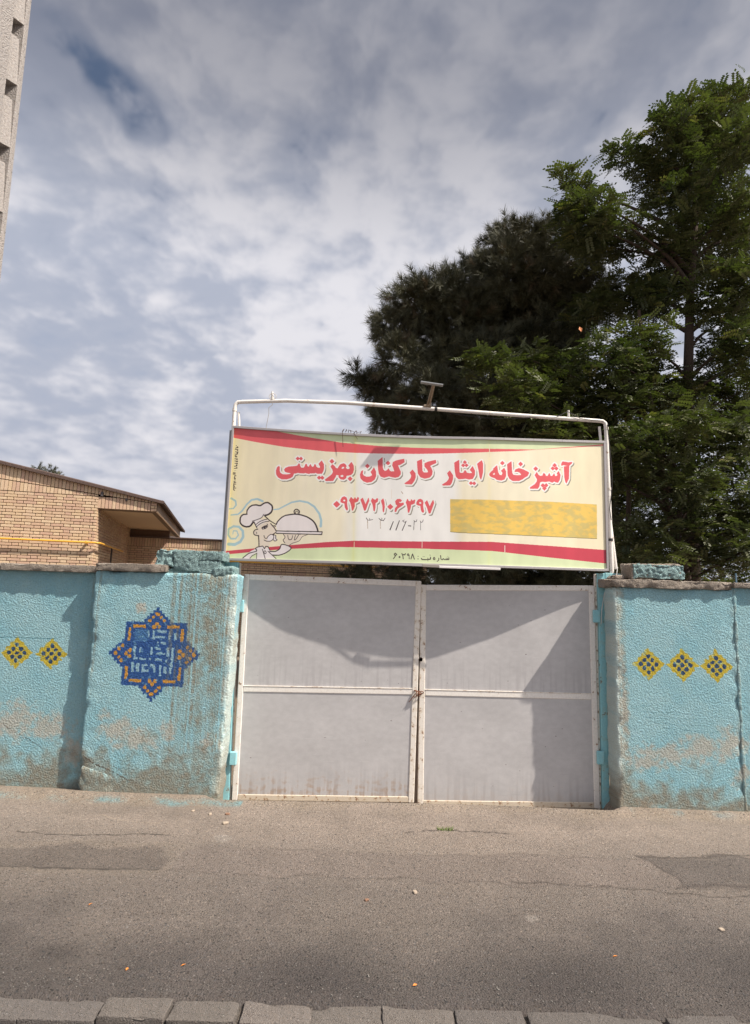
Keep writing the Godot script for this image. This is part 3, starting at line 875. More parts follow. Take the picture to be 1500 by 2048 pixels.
# grey speckle of small stones in asphalt, near white on average so that it multiplies
func speckle(sd: int, w: int, lo: float, hi: float) -> ImageTexture:
	var r := RandomNumberGenerator.new()
	r.seed = sd
	var im := Image.create(w, w, false, Image.FORMAT_RGB8)
	var mean := 0.35 * lo + 0.65 * hi
	im.fill(Color(mean, mean * 0.99, mean * 0.98))
	for k in w * w / 9:
		var g := r.randf_range(lo, hi)
		var s := 1 + int(r.randf() * r.randf() * r.randf() * 9.0)
		var t := r.randf_range(-0.03, 0.04)
		im.fill_rect(Rect2i(r.randi() % w, r.randi() % w, s, maxi(1, s - r.randi() % 2)), Color(g + t, g, g - t))
	return tex(im)


# steel sheet: grey paint with faint wiping marks, rain runs and rust towards the lower edge
func gate_paint(sd: int, rust: float) -> ImageTexture:
	var w := 512
	var h := 512
	var a := noise_bytes(sd, 0.005, w, h, 4)
	var b := noise_bytes(sd + 1, 0.03, w, h, 4)
	var f := noise_bytes(sd + 2, 0.2, w, h, 2)
	var run := noise(sd + 3, 0.04, 4)
	var r := RandomNumberGenerator.new()
	r.seed = sd
	var data := PackedByteArray()
	data.resize(w * h * 3)
	for y in h:
		for x in w:
			var k := y * w + x
			var g := 1.0 + (a[k] - 128) / 255.0 * 0.05 + (b[k] - 128) / 255.0 * 0.06 + (f[k] - 128) / 255.0 * 0.04
			var col := rgb(188, 186, 186) * g
			var streak := run.get_noise_2d(x * 1.5, y * 0.05)
			var low := smoothstep(0.55, 1.0, float(y) / h)
			col = col.lerp(rgb(168, 165, 166), clampf(streak * 1.3, 0.0, 0.5) * low)
			col = col.lerp(rgb(158, 130, 108), rust * clampf(0.25 + streak * 1.6 + (b[k] - 128) / 150.0, 0.0, 0.9) * smoothstep(0.74, 1.02, float(y) / h + (b[k] - 128) / 900.0))
			data[k * 3] = int(clampf(col.r, 0, 1) * 255)
			data[k * 3 + 1] = int(clampf(col.g, 0, 1) * 255)
			data[k * 3 + 2] = int(clampf(col.b, 0, 1) * 255)
	var im := Image.create_from_data(w, h, false, Image.FORMAT_RGB8, data)
	for k in 26:
		var at := Vector2i(r.randi_range(20, 480), r.randi_range(20, 480))
		im.fill_rect(Rect2i(at.x, at.y, r.randi_range(6, 34), 1), rgb(172, 169, 169) if k % 3 else rgb(202, 200, 199))
	for k in 9:
		im.fill_rect(Rect2i(r.randi_range(30, 480), r.randi_range(60, 480), r.randi_range(1, 4), r.randi_range(1, 3)), rgb(96, 86, 84))
	return tex(im)


# white paint on steel tube, chipped and rusting here and there
func flaking(sd: int, col: Color, amount: float) -> ImageTexture:
	var w := 512
	var a := noise_bytes(sd, 0.02, w, w, 5, true)
	var b := noise_bytes(sd + 1, 0.09, w, w, 3, true)
	var data := PackedByteArray()
	data.resize(w * w * 3)
	for k in w * w:
		var c := col * (0.96 + 0.08 * b[k] / 255.0)
		c = c.lerp(rgb(196, 178, 150), smoothstep(0.5, 0.75, a[k] / 255.0) * 0.4 * amount)
		c = c.lerp(rgb(122, 84, 62), smoothstep(0.86 - 0.09 * amount, 0.93 - 0.09 * amount, a[k] / 255.0 * 0.8 + b[k] / 255.0 * 0.35) * 0.7)
		data[k * 3] = int(clampf(c.r, 0, 1) * 255)
		data[k * 3 + 1] = int(clampf(c.g, 0, 1) * 255)
		data[k * 3 + 2] = int(clampf(c.b, 0, 1) * 255)
	return tex(Image.create_from_data(w, w, false, Image.FORMAT_RGB8, data))


# broken cloud: grey and heavy overhead, brighter and thinner lower down, with a few blue gaps
func sky_picture() -> ImageTexture:
	var w := 2400
	var h := 1200
	var big := noise(811, 0.7, 4)
	var puff := noise(812, 2.1, 6)
	puff.fractal_gain = 0.56
	var fine := noise(814, 5.5, 5)
	fine.fractal_gain = 0.58
	var wisp := noise(813, 1.3, 4)
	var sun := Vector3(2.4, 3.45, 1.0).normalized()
	var data := PackedFloat32Array()
	data.resize(w * h * 3)
	# [direction, size, change of the veil, change of the white puffs]
	var spots := [
		[Vector3(-0.405, 0.668, -0.625), 0.030, -0.7, -0.3], [Vector3(-0.385, 0.655, -0.65), 0.026, -0.8, -0.4], [Vector3(-0.362, 0.648, -0.67), 0.024, -0.85, -0.4], [Vector3(-0.342, 0.642, -0.687), 0.028, -0.85, -0.4], [Vector3(-0.322, 0.632, -0.705), 0.024, -0.75, -0.4], [Vector3(-0.305, 0.618, -0.724), 0.020, -0.6, -0.3], [Vector3(-0.345, 0.612, -0.712), 0.022, -0.55, -0.3],
		[Vector3(-0.115, 0.438, -0.892), 0.075, 0.3, 0.45], [Vector3(-0.02, 0.46, -0.88), 0.14, 0.4, 0.2], [Vector3(-0.19, 0.55, -0.81), 0.16, 0.4, 0.16], [Vector3(-0.336, 0.54, -0.77), 0.10, 0.2, 0.2], [Vector3(0.15, 0.6, -0.78), 0.3, 0.5, 0.0],
		[Vector3(-0.52, 0.45, -0.72), 0.16, -0.1, -0.25], [Vector3(-0.40, 0.40, -0.82), 0.12, -0.15, -0.15], [Vector3(-0.245, 0.467, -0.845), 0.05, -0.6, -0.35], [Vector3(-0.19, 0.472, -0.86), 0.035, -0.5, -0.3], [Vector3(-0.10, 0.512, -0.86), 0.035, -0.5, -0.3],
		[Vector3(-0.22, 0.28, -0.93), 0.13, -0.4, -0.3], [Vector3(-0.34, 0.30, -0.89), 0.05, 0.2, 0.55], [Vector3(-0.3, 0.13, -0.94), 0.10, 0.2, 0.3], [Vector3(-0.08, 0.29, -0.95), 0.06, 0.1, 0.35],
	]
	for y in h:
		var el := (0.5 - (y + 0.5) / h) * PI
		for x in w:
			var k := (y * w + x) * 3
			if el < -0.02:
				data[k] = 0.17; data[k + 1] = 0.16; data[k + 2] = 0.15
				continue
			var lon := ((x + 0.5) / w - 0.5) * TAU
			if (absf(lon) < PI - 0.95 or el > 1.05) and (x % 8 or y % 8):  # coarser where the photograph does not look
				var from := ((y - y % 8) * w + x - x % 8) * 3
				if (0.5 - (y - y % 8 + 0.5) / h) * PI >= -0.02:
					data[k] = data[from]; data[k + 1] = data[from + 1]; data[k + 2] = data[from + 2]
					continue
			var d := Vector3(-sin(lon) * cos(el), sin(el), cos(lon) * cos(el))
			var q := Vector2(d.x, d.z) / (maxf(d.y, 0.0) + 0.16)
			var n := big.get_noise_2d(q.x + 3.1, q.y)
			var ws := wisp.get_noise_2d(q.x * 0.5 + q.y * 0.5 + 7.0, (q.y - q.x * 0.6) * 2.2)
			var p := puff.get_noise_2d(q.x + 0.1 * n, q.y + 0.08 * ws)
			var f := fine.get_noise_2d(q.x + 0.06 * p, q.y)
			var low := smoothstep(0.05, 0.4, d.y)
			p *= 0.45 + 0.55 * low
			f *= 0.3 + 0.7 * low
			var veil := 1.0 + n * 0.24 + p * 0.24 + f * 0.24
			var white := 0.08 + n * 0.24 + p * 0.6 + f * 0.8 + ws * 0.16
			for s in spots:
				var gap: float = (d - s[0]).length_squared() / (s[1] * s[1])
				if gap < 6.0:
					var e := exp(-gap)
					veil += e * s[2] * (0.85 + 1.4 * p + 1.3 * f)
					white += e * s[3]
			veil = smoothstep(0.1, 0.85, veil + f * 0.2)
			white = smoothstep(-0.36, 0.68, white)
			var up := smoothstep(0.46, 0.74, d.y)
			var blue := Color(0.215, 0.28, 0.41).lerp(Color(0.07, 0.1, 0.165), smoothstep(0.25, 0.66, d.y))
			var gray := Color(0.335, 0.36, 0.435).lerp(Color(0.155, 0.168, 0.215), up)
			var pale := Color(0.60, 0.59, 0.62).lerp(Color(0.27, 0.272, 0.305), up)
			var c := blue.lerp(gray, veil).lerp(pale, white * 0.92)
			c = c.lerp(Color(0.44, 0.46, 0.52), smoothstep(0.2, 0.0, d.y) * 0.7)
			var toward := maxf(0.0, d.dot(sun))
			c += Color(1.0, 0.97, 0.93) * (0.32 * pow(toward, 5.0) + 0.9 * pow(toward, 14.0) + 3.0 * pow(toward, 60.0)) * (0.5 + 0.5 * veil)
			data[k] = c.r; data[k + 1] = c.g; data[k + 2] = c.b
	return tex(Image.create_from_data(w, h, false, Image.FORMAT_RGBF, data.to_byte_array()))


# ---------------------------------------------------------------- plants
func leaf_spray() -> ArrayMesh:  # one feathered leaf of the locust, 1 long, hanging a little at its tip
	var s := Shape.new()
	var r := RandomNumberGenerator.new()
	r.seed = 5
	for k in 13:
		var t := 0.16 + 0.84 * (k / 2) / 6.0
		var side := 1.0 if k % 2 == 0 else -1.0
		var root := Vector3(0, -0.22 * t * t, t)
		var out := Vector3(side, r.randf_range(-0.35, 0.1), 0.45).normalized()
		if k == 12:
			out = Vector3(0, -0.3, 1).normalized()
		var l := 0.29 * (1.0 - 0.35 * absf(t - 0.5)) * r.randf_range(0.85, 1.1)
		var w := out.cross(Vector3.UP).normalized() * 0.078
		var tip := root + out * l
		var mid := root + out * l * 0.5 + Vector3(0, 0.025, 0)
		s.tri(root, mid + w, tip)
		s.tri(root, tip, mid - w)
	return s.mesh()


func needle_tuft() -> ArrayMesh:  # a shoot of pine needles along +y, 1 long
	var s := Shape.new()
	var r := RandomNumberGenerator.new()
	r.seed = 6
	for k in 64:
		var t := r.randf_range(0.0, 0.72)
		var a := r.randf() * TAU
		var lean := r.randf_range(0.35, 1.0)
		var d := Vector3(cos(a) * lean, r.randf_range(0.55, 1.0), sin(a) * lean).normalized()
		var root := Vector3(0, t, 0)
		var w := d.cross(Vector3(sin(a * 3.0), 0.3, cos(a * 5.0))).normalized() * 0.014
		s.tri(root - w, root + w, root + d * r.randf_range(0.42, 0.62))
	s.tube([Vector3(0, 0, 0), Vector3(0, 0.8, 0)], 0.022, 0.012, 4, false)
	return s.mesh()


func scatter(called: String, parent: Node3D, mesh: Mesh, mat_: Material, clumps: Array, per: float, sizes: Vector2, tones: Array, sd: int, outward: float, squash := 0.85, rag := 0.4) -> void:
	var r := RandomNumberGenerator.new()
	r.seed = sd
	var nz := noise(sd, 0.55, 3)
	var where: Array[Transform3D] = []
	var tints := PackedColorArray()
	for q in clumps:
		var c := Vector3(q[0], q[1], q[2])
		var rad: float = q[3]
		var own := r.randf_range(-0.25, 0.25)
		for k in int(per * rad * rad) + 12:
			var d := Vector3(r.randfn(), r.randfn(), r.randfn()).normalized()
			var reach := rad * (1.0 + rag * nz.get_noise_3dv(d * 2.4 + c * 3.0)) * pow(r.randf_range(0.16, 1.0), 0.45)
			var p := c + d * reach * Vector3(1, squash, 1)
			if nz.get_noise_3dv(p * 4.2) < -0.2:
				continue
			var axis := (d * outward + Vector3(r.randfn(), r.randfn() * 0.7 + 0.15, r.randfn()) * (1.0 - outward * 0.6)).normalized()
			var s := r.randf_range(sizes.x, sizes.y)
			var x := axis.cross(Vector3(r.randfn(), r.randfn(), r.randfn())).normalized()
			var b: Basis
			if outward > 0.5:
				b = Basis(x, axis, x.cross(axis))
			else:  # leaves lie more or less flat, blades up
				axis = (axis * Vector3(1, 0.5, 1)).normalized()
				var up := (Vector3.UP + Vector3(r.randfn(), 0, r.randfn()) * 0.38).normalized()
				x = up.cross(axis).normalized()
				b = Basis(x, axis.cross(x), axis)
			where.append(Transform3D(b.scaled(Vector3.ONE * s), p))
			var f := clampf(r.randf() * 0.8 + 0.1 + own, 0.0, 1.0)
			var t0: Color = tones[0]
			tints.append(t0.lerp(tones[1], f) if r.randf() > 0.04 else tones[2])
	var mm := MultiMesh.new()
	mm.transform_format = MultiMesh.TRANSFORM_3D
	mm.use_colors = true
	mm.mesh = mesh
	mm.instance_count = where.size()
	for i in where.size():
		mm.set_instance_transform(i, where[i])
		mm.set_instance_color(i, tints[i])
	var o := MultiMeshInstance3D.new()
	o.multimesh = mm
	o.material_override = mat_
	o.name = called
	o.set_meta("kind", "stuff")
	parent.add_child(o, true)


func limbs(tree: Node3D, trunk: Array, r0: float, clumps: Array, bark: Material, least: float) -> void:
	var high: Array = []
	for i in trunk.size() - 1:
		for k in 6:
			high.append(trunk[i].lerp(trunk[i + 1], k / 6.0))
	part("trunk", tubed(trunk, r0, r0 * 0.3, 10), bark, tree)
	for q in clumps:
		if q[3] < least:
			continue
		var c := Vector3(q[0], q[1], q[2])
		var from: Vector3 = high[0]
		for p in high:
			var want: float = c.y - 0.55 * Vector2(c.x - p.x, c.z - p.z).length()
			if absf(p.y - want) < absf(from.y - want):
				from = p
		var span := from.distance_to(c)
		var mid := from.lerp(c, 0.55) + Vector3(0, 0.10 * span, 0)
		var r := clampf(0.016 + 0.018 * span, 0.015, r0 * 0.5)
		part("limb", tubed([from, from.lerp(mid, 0.5) + Vector3(0, 0.04 * span, 0.03), mid, c + Vector3(0, 0.1, 0)], r, 0.008, 5), bark, tree)


# ---------------------------------------------------------------- bricks
var brick_tones: Array = []


# courses of bricks on one plane. o: corner, e: along, n: outward; returns [centre, size, along] of each brick
func bond(list: Array, o: Vector3, e: Vector3, n: Vector3, a0: float, a1: float, y0: float, rows: int, shift := 0.0) -> void:
	for row in rows:
		var y := y0 + 0.056 * row
		var a := a0 - 0.332 + fposmod(shift + 0.166 * (row % 2) - a0, 0.332)
		var k := 0
		while a < a1:
			var l := 0.221 if k % 2 == 0 else 0.111
			var s := maxf(a, a0)
			var t := minf(a + l - 0.011, a1)
			if t - s > 0.025:
				list.append([o + e * ((s + t) / 2.0) + Vector3(0, y + 0.028, 0), Vector3(t - s, 0.046, 0.03), e, n])
			a += l
			k += 1


func upright(list: Array, o: Vector3, e: Vector3, n: Vector3, a0: float, a1: float, low: Callable, high: Callable) -> void:
	var a := a0
	while a + 0.03 < a1:
		var w := minf(0.055, a1 - a - 0.009)
		var y0: float = low.call(a + w / 2)
		var y1: float = high.call(a + w / 2)
		if y1 - y0 > 0.03:
			list.append([o + e * (a + w / 2) + Vector3(0, (y0 + y1) / 2.0, 0), Vector3(w, y1 - y0 - 0.009, 0.03), e, n])
		a += 0.0645


func lay(list: Array, wall: Node3D, singly: int, sd: int) -> void:
	var r := RandomNumberGenerator.new()
	r.seed = sd
	var shapes := {}
	var rest: Array[Shape] = []
	for k in brick_tones.size():
		rest.append(Shape.new())
	for i in list.size():
		var q: Array = list[i]
		var size: Vector3 = q[1]
		var e: Vector3 = q[2]
		var n: Vector3 = q[3]
		var at: Vector3 = q[0] + n * r.randf_range(-0.003, 0.002)
		var b := Basis(e, Vector3.UP, n) * Basis.from_euler(Vector3(r.randfn() * 0.006, r.randfn() * 0.006, r.randfn() * 0.004))
		var tone := r.randi() % brick_tones.size()
		if i < singly:
			var key := "%.3f %.3f" % [size.x, size.y]
			if not shapes.has(key):
				shapes[key] = boxed(size, 0.004)
			var o := part("brick", shapes[key], brick_tones[tone], wall)
			o.transform = Transform3D(b, at)
		else:
			rest[tone].box(size, 0.0, Transform3D(b, at))
	for k in rest.size():
		if rest[k].v.size():
			part("brick", rest[k].mesh(), brick_tones[k], wall).set_meta("kind", "stuff")


# ---------------------------------------------------------------- the scene
func _ready() -> void:
	var cam := Camera3D.new()
	cam.name = "camera"
	cam.fov = rad_to_deg(2.0 * atan(1024.0 / 1164.0))
	cam.near = 0.05
	cam.far = 600.0
	var pitch := atan(165.0 / 1164.0)
	cam.transform = Transform3D(Basis(Vector3.RIGHT, pitch) * Basis(Vector3.BACK, deg_to_rad(1.76)), Vector3(0, 1.7, 0))
	add_child(cam)
	cam.current = true

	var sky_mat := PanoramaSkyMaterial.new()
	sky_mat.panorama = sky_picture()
	var sky := Sky.new()
	sky.sky_material = sky_mat
	var env := Environment.new()
	env.background_mode = Environment.BG_SKY
	env.sky = sky
	env.background_energy_multiplier = 1.0
	env.tonemap_mode = Environment.TONE_MAPPER_LINEAR
	env.tonemap_exposure = 1.38
	env.sdfgi_enabled = true
	env.ssao_enabled = true
	env.ssil_enabled = true
	var we := WorldEnvironment.new()
	we.name = "world_environment"
	we.environment = env
	add_child(we)

	var sun := DirectionalLight3D.new()
	sun.name = "sun"
	sun.light_energy = 1.5
	sun.light_color = Color(1.0, 0.96, 0.91)
	sun.light_angular_distance = 0.6
	sun.shadow_enabled = true
	sun.look_at_from_position(Vector3(2.4, 3.45, 1.0) * 10.0, Vector3.ZERO)
	add_child(sun)

	ground_and_kerb()
	building()
	street_walls()
	gate()
	sign_board()
	concrete_pole()
	trees()
	litter()


func ground_height(x: float, z: float) -> float:
	var dip := smoothstep(4.98, 5.33, -z) * smoothstep(-1.35, -1.2, x) * (1.0 - smoothstep(2.0, 2.14, x))
	var lip := 0.03 * exp(-pow((z + 5.08) / 0.09, 2.0)) * (1.0 - dip)
	var roll := 0.012 * sin(x * 1.3 + 0.5) * sin(z * 2.1) * smoothstep(-2.75, -3.1, z)
	var sunk := 0.010 * smoothstep(-1.24, -1.31, x) * smoothstep(-4.13, -4.09, z) * (1.0 - smoothstep(-3.81, -3.785, z))
	return lip + roll - dip * 0.138 - sunk - 0.03 * smoothstep(-2.72, -2.66, z)


func ground_and_kerb() -> void:
	var grit := speckle(71, 1024, 0.42, 1.0)
	var lumps := gray_tex(noise_bytes(72, 0.11, 1024, 1024, 4, true), 1024, 1024)
	var soil := grained(rgb(150, 132, 112), 0.95, grit, 0.6, lumps, 1.0)
	var far := Shape.new()
	far.quad(Vector3(-260, 0, 120), Vector3(260, 0, 120), Vector3(260, 0, -300), Vector3(-260, 0, -300))
	structure("ground", far.mesh(), soil, Vector3(0, -0.32, 0))

	var us := PackedFloat32Array()
	us.append_array(spread(-14.0, -4.5, 0.5))
	us.append_array(spread(-4.47, 4.47, 0.045))
	us.append_array(spread(4.5, 14.0, 0.5))
	var vs := spread(-2.6, -5.72, 0.035)
	var bumps := noise(73, 6.0, 3)
	var g := sheet_arrays(func(x: float, z: float) -> Vector3: return Vector3(x, ground_height(x, z) + 0.003 * bumps.get_noise_2d(x, z), z), us, vs)
	var uv := PackedVector2Array()
	var uv2 := PackedVector2Array()
	for p in g[0]:
		uv.append(Vector2(p.x, p.z))
		uv2.append(Vector2((p.x + 4.5) / 9.0, (p.z + 5.9) / 4.2))
	var arr := []
	arr.resize(Mesh.ARRAY_MAX)
	arr[Mesh.ARRAY_VERTEX] = g[0]
	arr[Mesh.ARRAY_NORMAL] = g[1]
	arr[Mesh.ARRAY_TEX_UV] = uv
	arr[Mesh.ARRAY_TEX_UV2] = uv2
	arr[Mesh.ARRAY_INDEX] = g[3]
	var road := ArrayMesh.new()
	road.add_surface_from_arrays(Mesh.PRIMITIVE_TRIANGLES, arr)
	var tar := mat(Color(1, 1, 1), 0.92)
	tar.albedo_texture = grit
	tar.uv1_scale = Vector3(0.75, 0.75, 1)
	tar.heightmap_enabled = true
	tar.heightmap_texture = lumps
	tar.heightmap_scale = 0.7
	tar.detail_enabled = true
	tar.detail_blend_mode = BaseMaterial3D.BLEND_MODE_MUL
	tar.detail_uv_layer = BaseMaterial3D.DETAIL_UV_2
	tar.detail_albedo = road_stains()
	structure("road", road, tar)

	# kerb: worn concrete stones, flush with the road behind, a gutter before them
	var stone_mats := []
	for k in 4:
		stone_mats.append(grained([rgb(132, 125, 119), rgb(122, 116, 112), rgb(140, 132, 126), rgb(128, 122, 118)][k], 0.9, grit, 1.4, lumps, 0.5))
	var kerb := Node3D.new()
	kerb.name = numbered("kerb")
	kerb.set_meta("kind", "structure")
	add_child(kerb)
	var r := RandomNumberGenerator.new()
	r.seed = 74
	var shapes := []
	for k in 5:
		shapes.append(rough_box(Vector3(0.272 + 0.006 * k, 0.24, 0.115 + 0.004 * (k % 3)), 0.02, 0.006, 0.004, 30.0, 0.014, 80 + k))
	for k in 46:
		var ks := part("kerb_stone", shapes[k % 5], stone_mats[r.randi() % 4], kerb, Vector3(-6.72 + 0.29 * k + r.randf_range(-0.012, 0.012), -0.118 + r.randf_range(-0.010, 0.010), -2.635 + r.randf_range(-0.012, 0.012)), Vector3(r.randfn() * 0.03, r.randfn() * 0.035, r.randfn() * 0.02))
		ks.scale.x = r.randf_range(0.97, 1.05)
	for k in [[0.22, -0.13], [0.52, -0.125], [1.02, -0.135], [-0.95, -0.2], [1.75, -0.15]]:
		part("kerb_stone", shapes[2], stone_mats[2], kerb, Vector3(k[0], k[1] - 0.05, -2.53), Vector3(0.03, 0.02, 0.01))
	part("kerb_bed", boxed(Vector3(14, 0.2, 0.1), 0.01), grained(rgb(112, 104, 96), 0.95, grit, 1.0, lumps, 0.8), kerb, Vector3(0, -0.116, -2.642))
	var gutter := Shape.new()
	gutter.quad(Vector3(-14, 0, -2.2), Vector3(14, 0, -2.2), Vector3(14, 0, -2.72), Vector3(-14, 0, -2.72))
	structure("gutter", gutter.mesh(), soil, Vector3(0, -0.24, 0))
	structure("pavement", boxed(Vector3(28, 0.3, 6.0), 0.02), stone_mats[1], Vector3(0, -0.15, 0.8))


func street_walls() -> void:
	var grime := speckle(91, 512, 0.86, 1.0)
	var gn := noise(92, 0.034, 5)
	gn.fractal_gain = 0.72
	var gi: Image = gn.get_seamless_image(1024, 1024)
	gi.convert(Image.FORMAT_L8)
	var a := gi.get_data()
	var stucco := gray_tex(a, 1024, 1024, -0.7, 1.7)
	var coat := func(x0: float, x1: float, sd: int, mural: Callable, streaks: Array, pale: Array, peels: Array) -> StandardMaterial3D:
		var m := grained(Color(1, 1, 1), 0.92, grime, 1.35, stucco, 0.75)
		m.detail_enabled = true
		m.detail_blend_mode = BaseMaterial3D.BLEND_MODE_MUL
		m.detail_uv_layer = BaseMaterial3D.DETAIL_UV_2
		m.detail_albedo = wall_paint(x0, x1, sd, mural, streaks, pale, peels, 0.06 if sd == 131 else 0.0)
		return m
	var bare := grained(rgb(204, 191, 177), 0.92, speckle(93, 512, 0.55, 1.0), 2.0, stucco, 1.2)
	var mossy := grained(rgb(184, 222, 224), 0.92, speckle(94, 512, 0.62, 1.0), 2.0, stucco, 1.6)

	# --- left of the gate: long stretch, set back a little
	var left := thing("street_wall", "long turquoise plastered wall with two yellow diamonds, left of the star", "wall", Vector3(-3.2, 0, -5.3))
	var m1 = coat.call(-3.66, -2.36, 101, func(to: Callable, px: float) -> void:
		for k in [-3.385, -3.08, -2.776]:
			diamond_print(to, px, Vector2(k, 1.104))
		canvas.fill_rect(Rect2i(0, int(716 * (1.0 - (1.235 + 0.15) / 2.05)), 320, 2), rgb(70, 126, 144))
		crack(rgb(60, 66, 68), [24, 352, 48, 384, 88, 416, 120, 438, 160, 472, 208, 498, 264, 524, 316, 552], 3.0, 11)
		crack(rgb(186, 214, 218), [50, 389, 90, 421, 122, 443, 162, 477, 210, 502, 266, 529], 2.0, 12)
		, [[-2.45, 0.02, 0.3, 0.9]], [], [[-3.05, 0.53, 0.35, 0.2], [-2.72, 0.50, 0.25, 0.14], [-3.4, 0.6, 0.3, 0.12], [-2.5, 0.3, 0.1, 0.15]])
	part("wall_panel", rough_box(Vector3(1.34, 2.05, 0.22), 0.012, 0.01, 0.0026, 48.0, 0.0, 111, Rect2(-0.65, -0.995, 1.3, 2.05)), m1, left, Vector3(0.19, 0.845, -0.01))
	part("wall_panel", rough_box(Vector3(5.4, 2.05, 0.22), 0.06, 0.01, 0.004, 12.0, 0.0, 112, Rect2(-1.18, -0.995, 1.3, 2.05)), m1, left, Vector3(-3.18, 0.845, -0.012))
	part("coping", rough_box(Vector3(0.86, 0.062, 0.33), 0.014, 0.006, 0.004, 34.0, 0.018, 113), bare, left, Vector3(0.36, 1.845, 0.0))
	for k in 6:
		part("coping", rough_box(Vector3(0.99, 0.06, 0.33), 0.05, 0.012, 0.006, 18.0, 0.02, 114 + k), bare, left, Vector3(-0.575 - k * 1.0, 1.845, 0.0))

	# --- the pier with the star
	var pier := thing("street_wall", "turquoise wall stretch with a blue eight-pointed star, streaked brown, beside the gate", "wall", Vector3(-1.8, 0, -5.215))
	var m2 = coat.call(-2.42, -1.18, 131, func(to: Callable, px: float) -> void:
		star_print(to, px, Vector2(-1.845, 1.142))
		crack(rgb(60, 56, 52), [18, 560, 48, 578, 80, 590, 120, 604, 168, 624, 208, 648], 4.0, 13)
		crack(rgb(96, 100, 96), [48, 548, 104, 580, 160, 612, 232, 660], 1.6, 14)
		, [[-1.72, 0.018, 0.75, 0.95], [-1.66, 0.014, 0.8, 0.35], [-1.57, 0.035, 0.95, 0.45], [-1.49, 0.03, 0.9, 0.5], [-1.36, 0.07, 1.0, 0.75], [-1.44, 0.03, 0.7, 0.2], [-1.28, 0.04, 0.8, 0.3], [-2.37, 0.012, 0.6, 0.9], [-1.3, 0.09, 0.5, 0.1], [-1.6, 0.05, 0.4, 0.05]],
		[[-1.2, 0.055]], [[-2.0, 1.545, 0.06, 0.09], [-2.08, 0.5, 0.2, 0.16], [-1.93, 0.45, 0.26, 0.13], [-1.68, 0.52, 0.1, 0.12], [-1.36, 0.42, 0.07, 0.1], [-2.2, 0.62, 0.1, 0.07]])
	var taper := func(p: Vector3) -> Vector3:  # leans in towards its foot on both sides
		var t := (0.845 - p.y + -0.995) / 1.85
		return p + Vector3(0.03 * t if p.x < 0 else -0.052 * t, 0, 0) * clampf(absf(p.x) / 0.5, 0, 1)
	part("wall_panel", rough_box(Vector3(1.205, 2.0, 0.23), 0.012, 0.022, 0.0026, 48.0, 0.03, 132, Rect2(-0.62, -0.988, 1.24, 2.05), taper), m2, pier, Vector3(0.0, 0.838, 0.0))
	part("coping", rough_box(Vector3(0.62, 0.07, 0.31), 0.012, 0.006, 0.004, 34.0, 0.022, 133), bare, pier, Vector3(-0.3, 1.867, 0.0))
	part("broken_foot", rough_box(Vector3(0.3, 0.36, 0.23), 0.02, 0.03, 0.006, 20.0, 0.03, 134, Rect2(-0.15, -0.18, 0.8, 2.05), func(p: Vector3) -> Vector3: return p - Vector3(0, maxf(0.0, p.y) * maxf(0.0, p.x + 0.15) * 1.5, 0)), m2, pier, Vector3(-0.44, 0.045, 0.008))
	part("mortar_lump", rough_box(Vector3(0.2, 0.1, 0.22), 0.009, 0.022, 0.010, 26.0, 0.03, 135), mossy, pier, Vector3(0.49, 1.855, -0.005))

	var pile := thing("concrete_block", "painted and crumbling concrete blocks mortared on the wall left of the sign", "concrete blocks", Vector3(-1.64, 1.835, -5.225))
	part("block", rough_box(Vector3(0.23, 0.185, 0.2), 0.01, 0.007, 0.008, 45.0, 0.018, 141), mossy, pile, Vector3(0.0, 0.11, 0.004))
	part("block", rough_box(Vector3(0.22, 0.085, 0.2), 0.01, 0.007, 0.008, 45.0, 0.018, 142), mossy, pile, Vector3(0.215, 0.155, 0.006), Vector3(0, -0.05, 0.01))
	part("block", rough_box(Vector3(0.19, 0.11, 0.19), 0.01, 0.007, 0.008, 45.0, 0.018, 143), mossy, pile, Vector3(0.205, 0.057, 0.008))
	part("block", rough_box(Vector3(0.17, 0.15, 0.2), 0.009, 0.012, 0.014, 24.0, 0.06, 144), mossy, pile, Vector3(-0.2, 0.13, 0.0))
	part("mortar_bed", rough_box(Vector3(0.5, 0.05, 0.2), 0.01, 0.010, 0.012, 28.0, 0.02, 145), mossy, pile, Vector3(0.06, 0.012, -0.012))

	# --- right of the gate
	var right := thing("street_wall", "turquoise wall with three yellow diamonds in a row, right of the gate", "wall", Vector3(2.62, 0, -5.215))
	var m3 = coat.call(2.08, 3.34, 151, func(to: Callable, px: float) -> void:
		for k in [2.378, 2.669, 2.96]:
			diamond_print(to, px, Vector2(k, 1.182))
		for k in 5:
			crack(rgb(112, 160, 174), [48 + 24 * k, 376 + 14 * k, 104 + 48 * k, 370 + 18 * k, 152 + 56 * k, 382 + 11 * k], 1.5, 15 + k)
		, [[3.14, 0.02, 0.35, -0.2], [2.15, 0.02, 0.5, 0.1]], [[2.11, 0.05]], [[2.5, 0.46, 0.34, 0.13], [2.8, 0.5, 0.3, 0.14], [3.05, 0.55, 0.2, 0.16], [2.3, 0.38, 0.2, 0.09], [2.16, 0.8, 0.05, 0.5], [2.3, 0.05, 0.12, 0.07], [3.12, 0.3, 0.12, 0.12]])
	part("wall_panel", rough_box(Vector3(1.05, 2.0, 0.23), 0.012, 0.018, 0.0026, 48.0, 0.024, 152, Rect2(-0.54, -0.988, 1.26, 2.05)), m3, right, Vector3(0.0, 0.838, 0.0))
	part("wall_panel", rough_box(Vector3(6.3, 2.05, 0.22), 0.03, 0.012, 0.0045, 20.0, 0.01, 153, Rect2(-4.21, -0.995, 1.26, 2.05)), m3, right, Vector3(3.67, 0.845, -0.012))
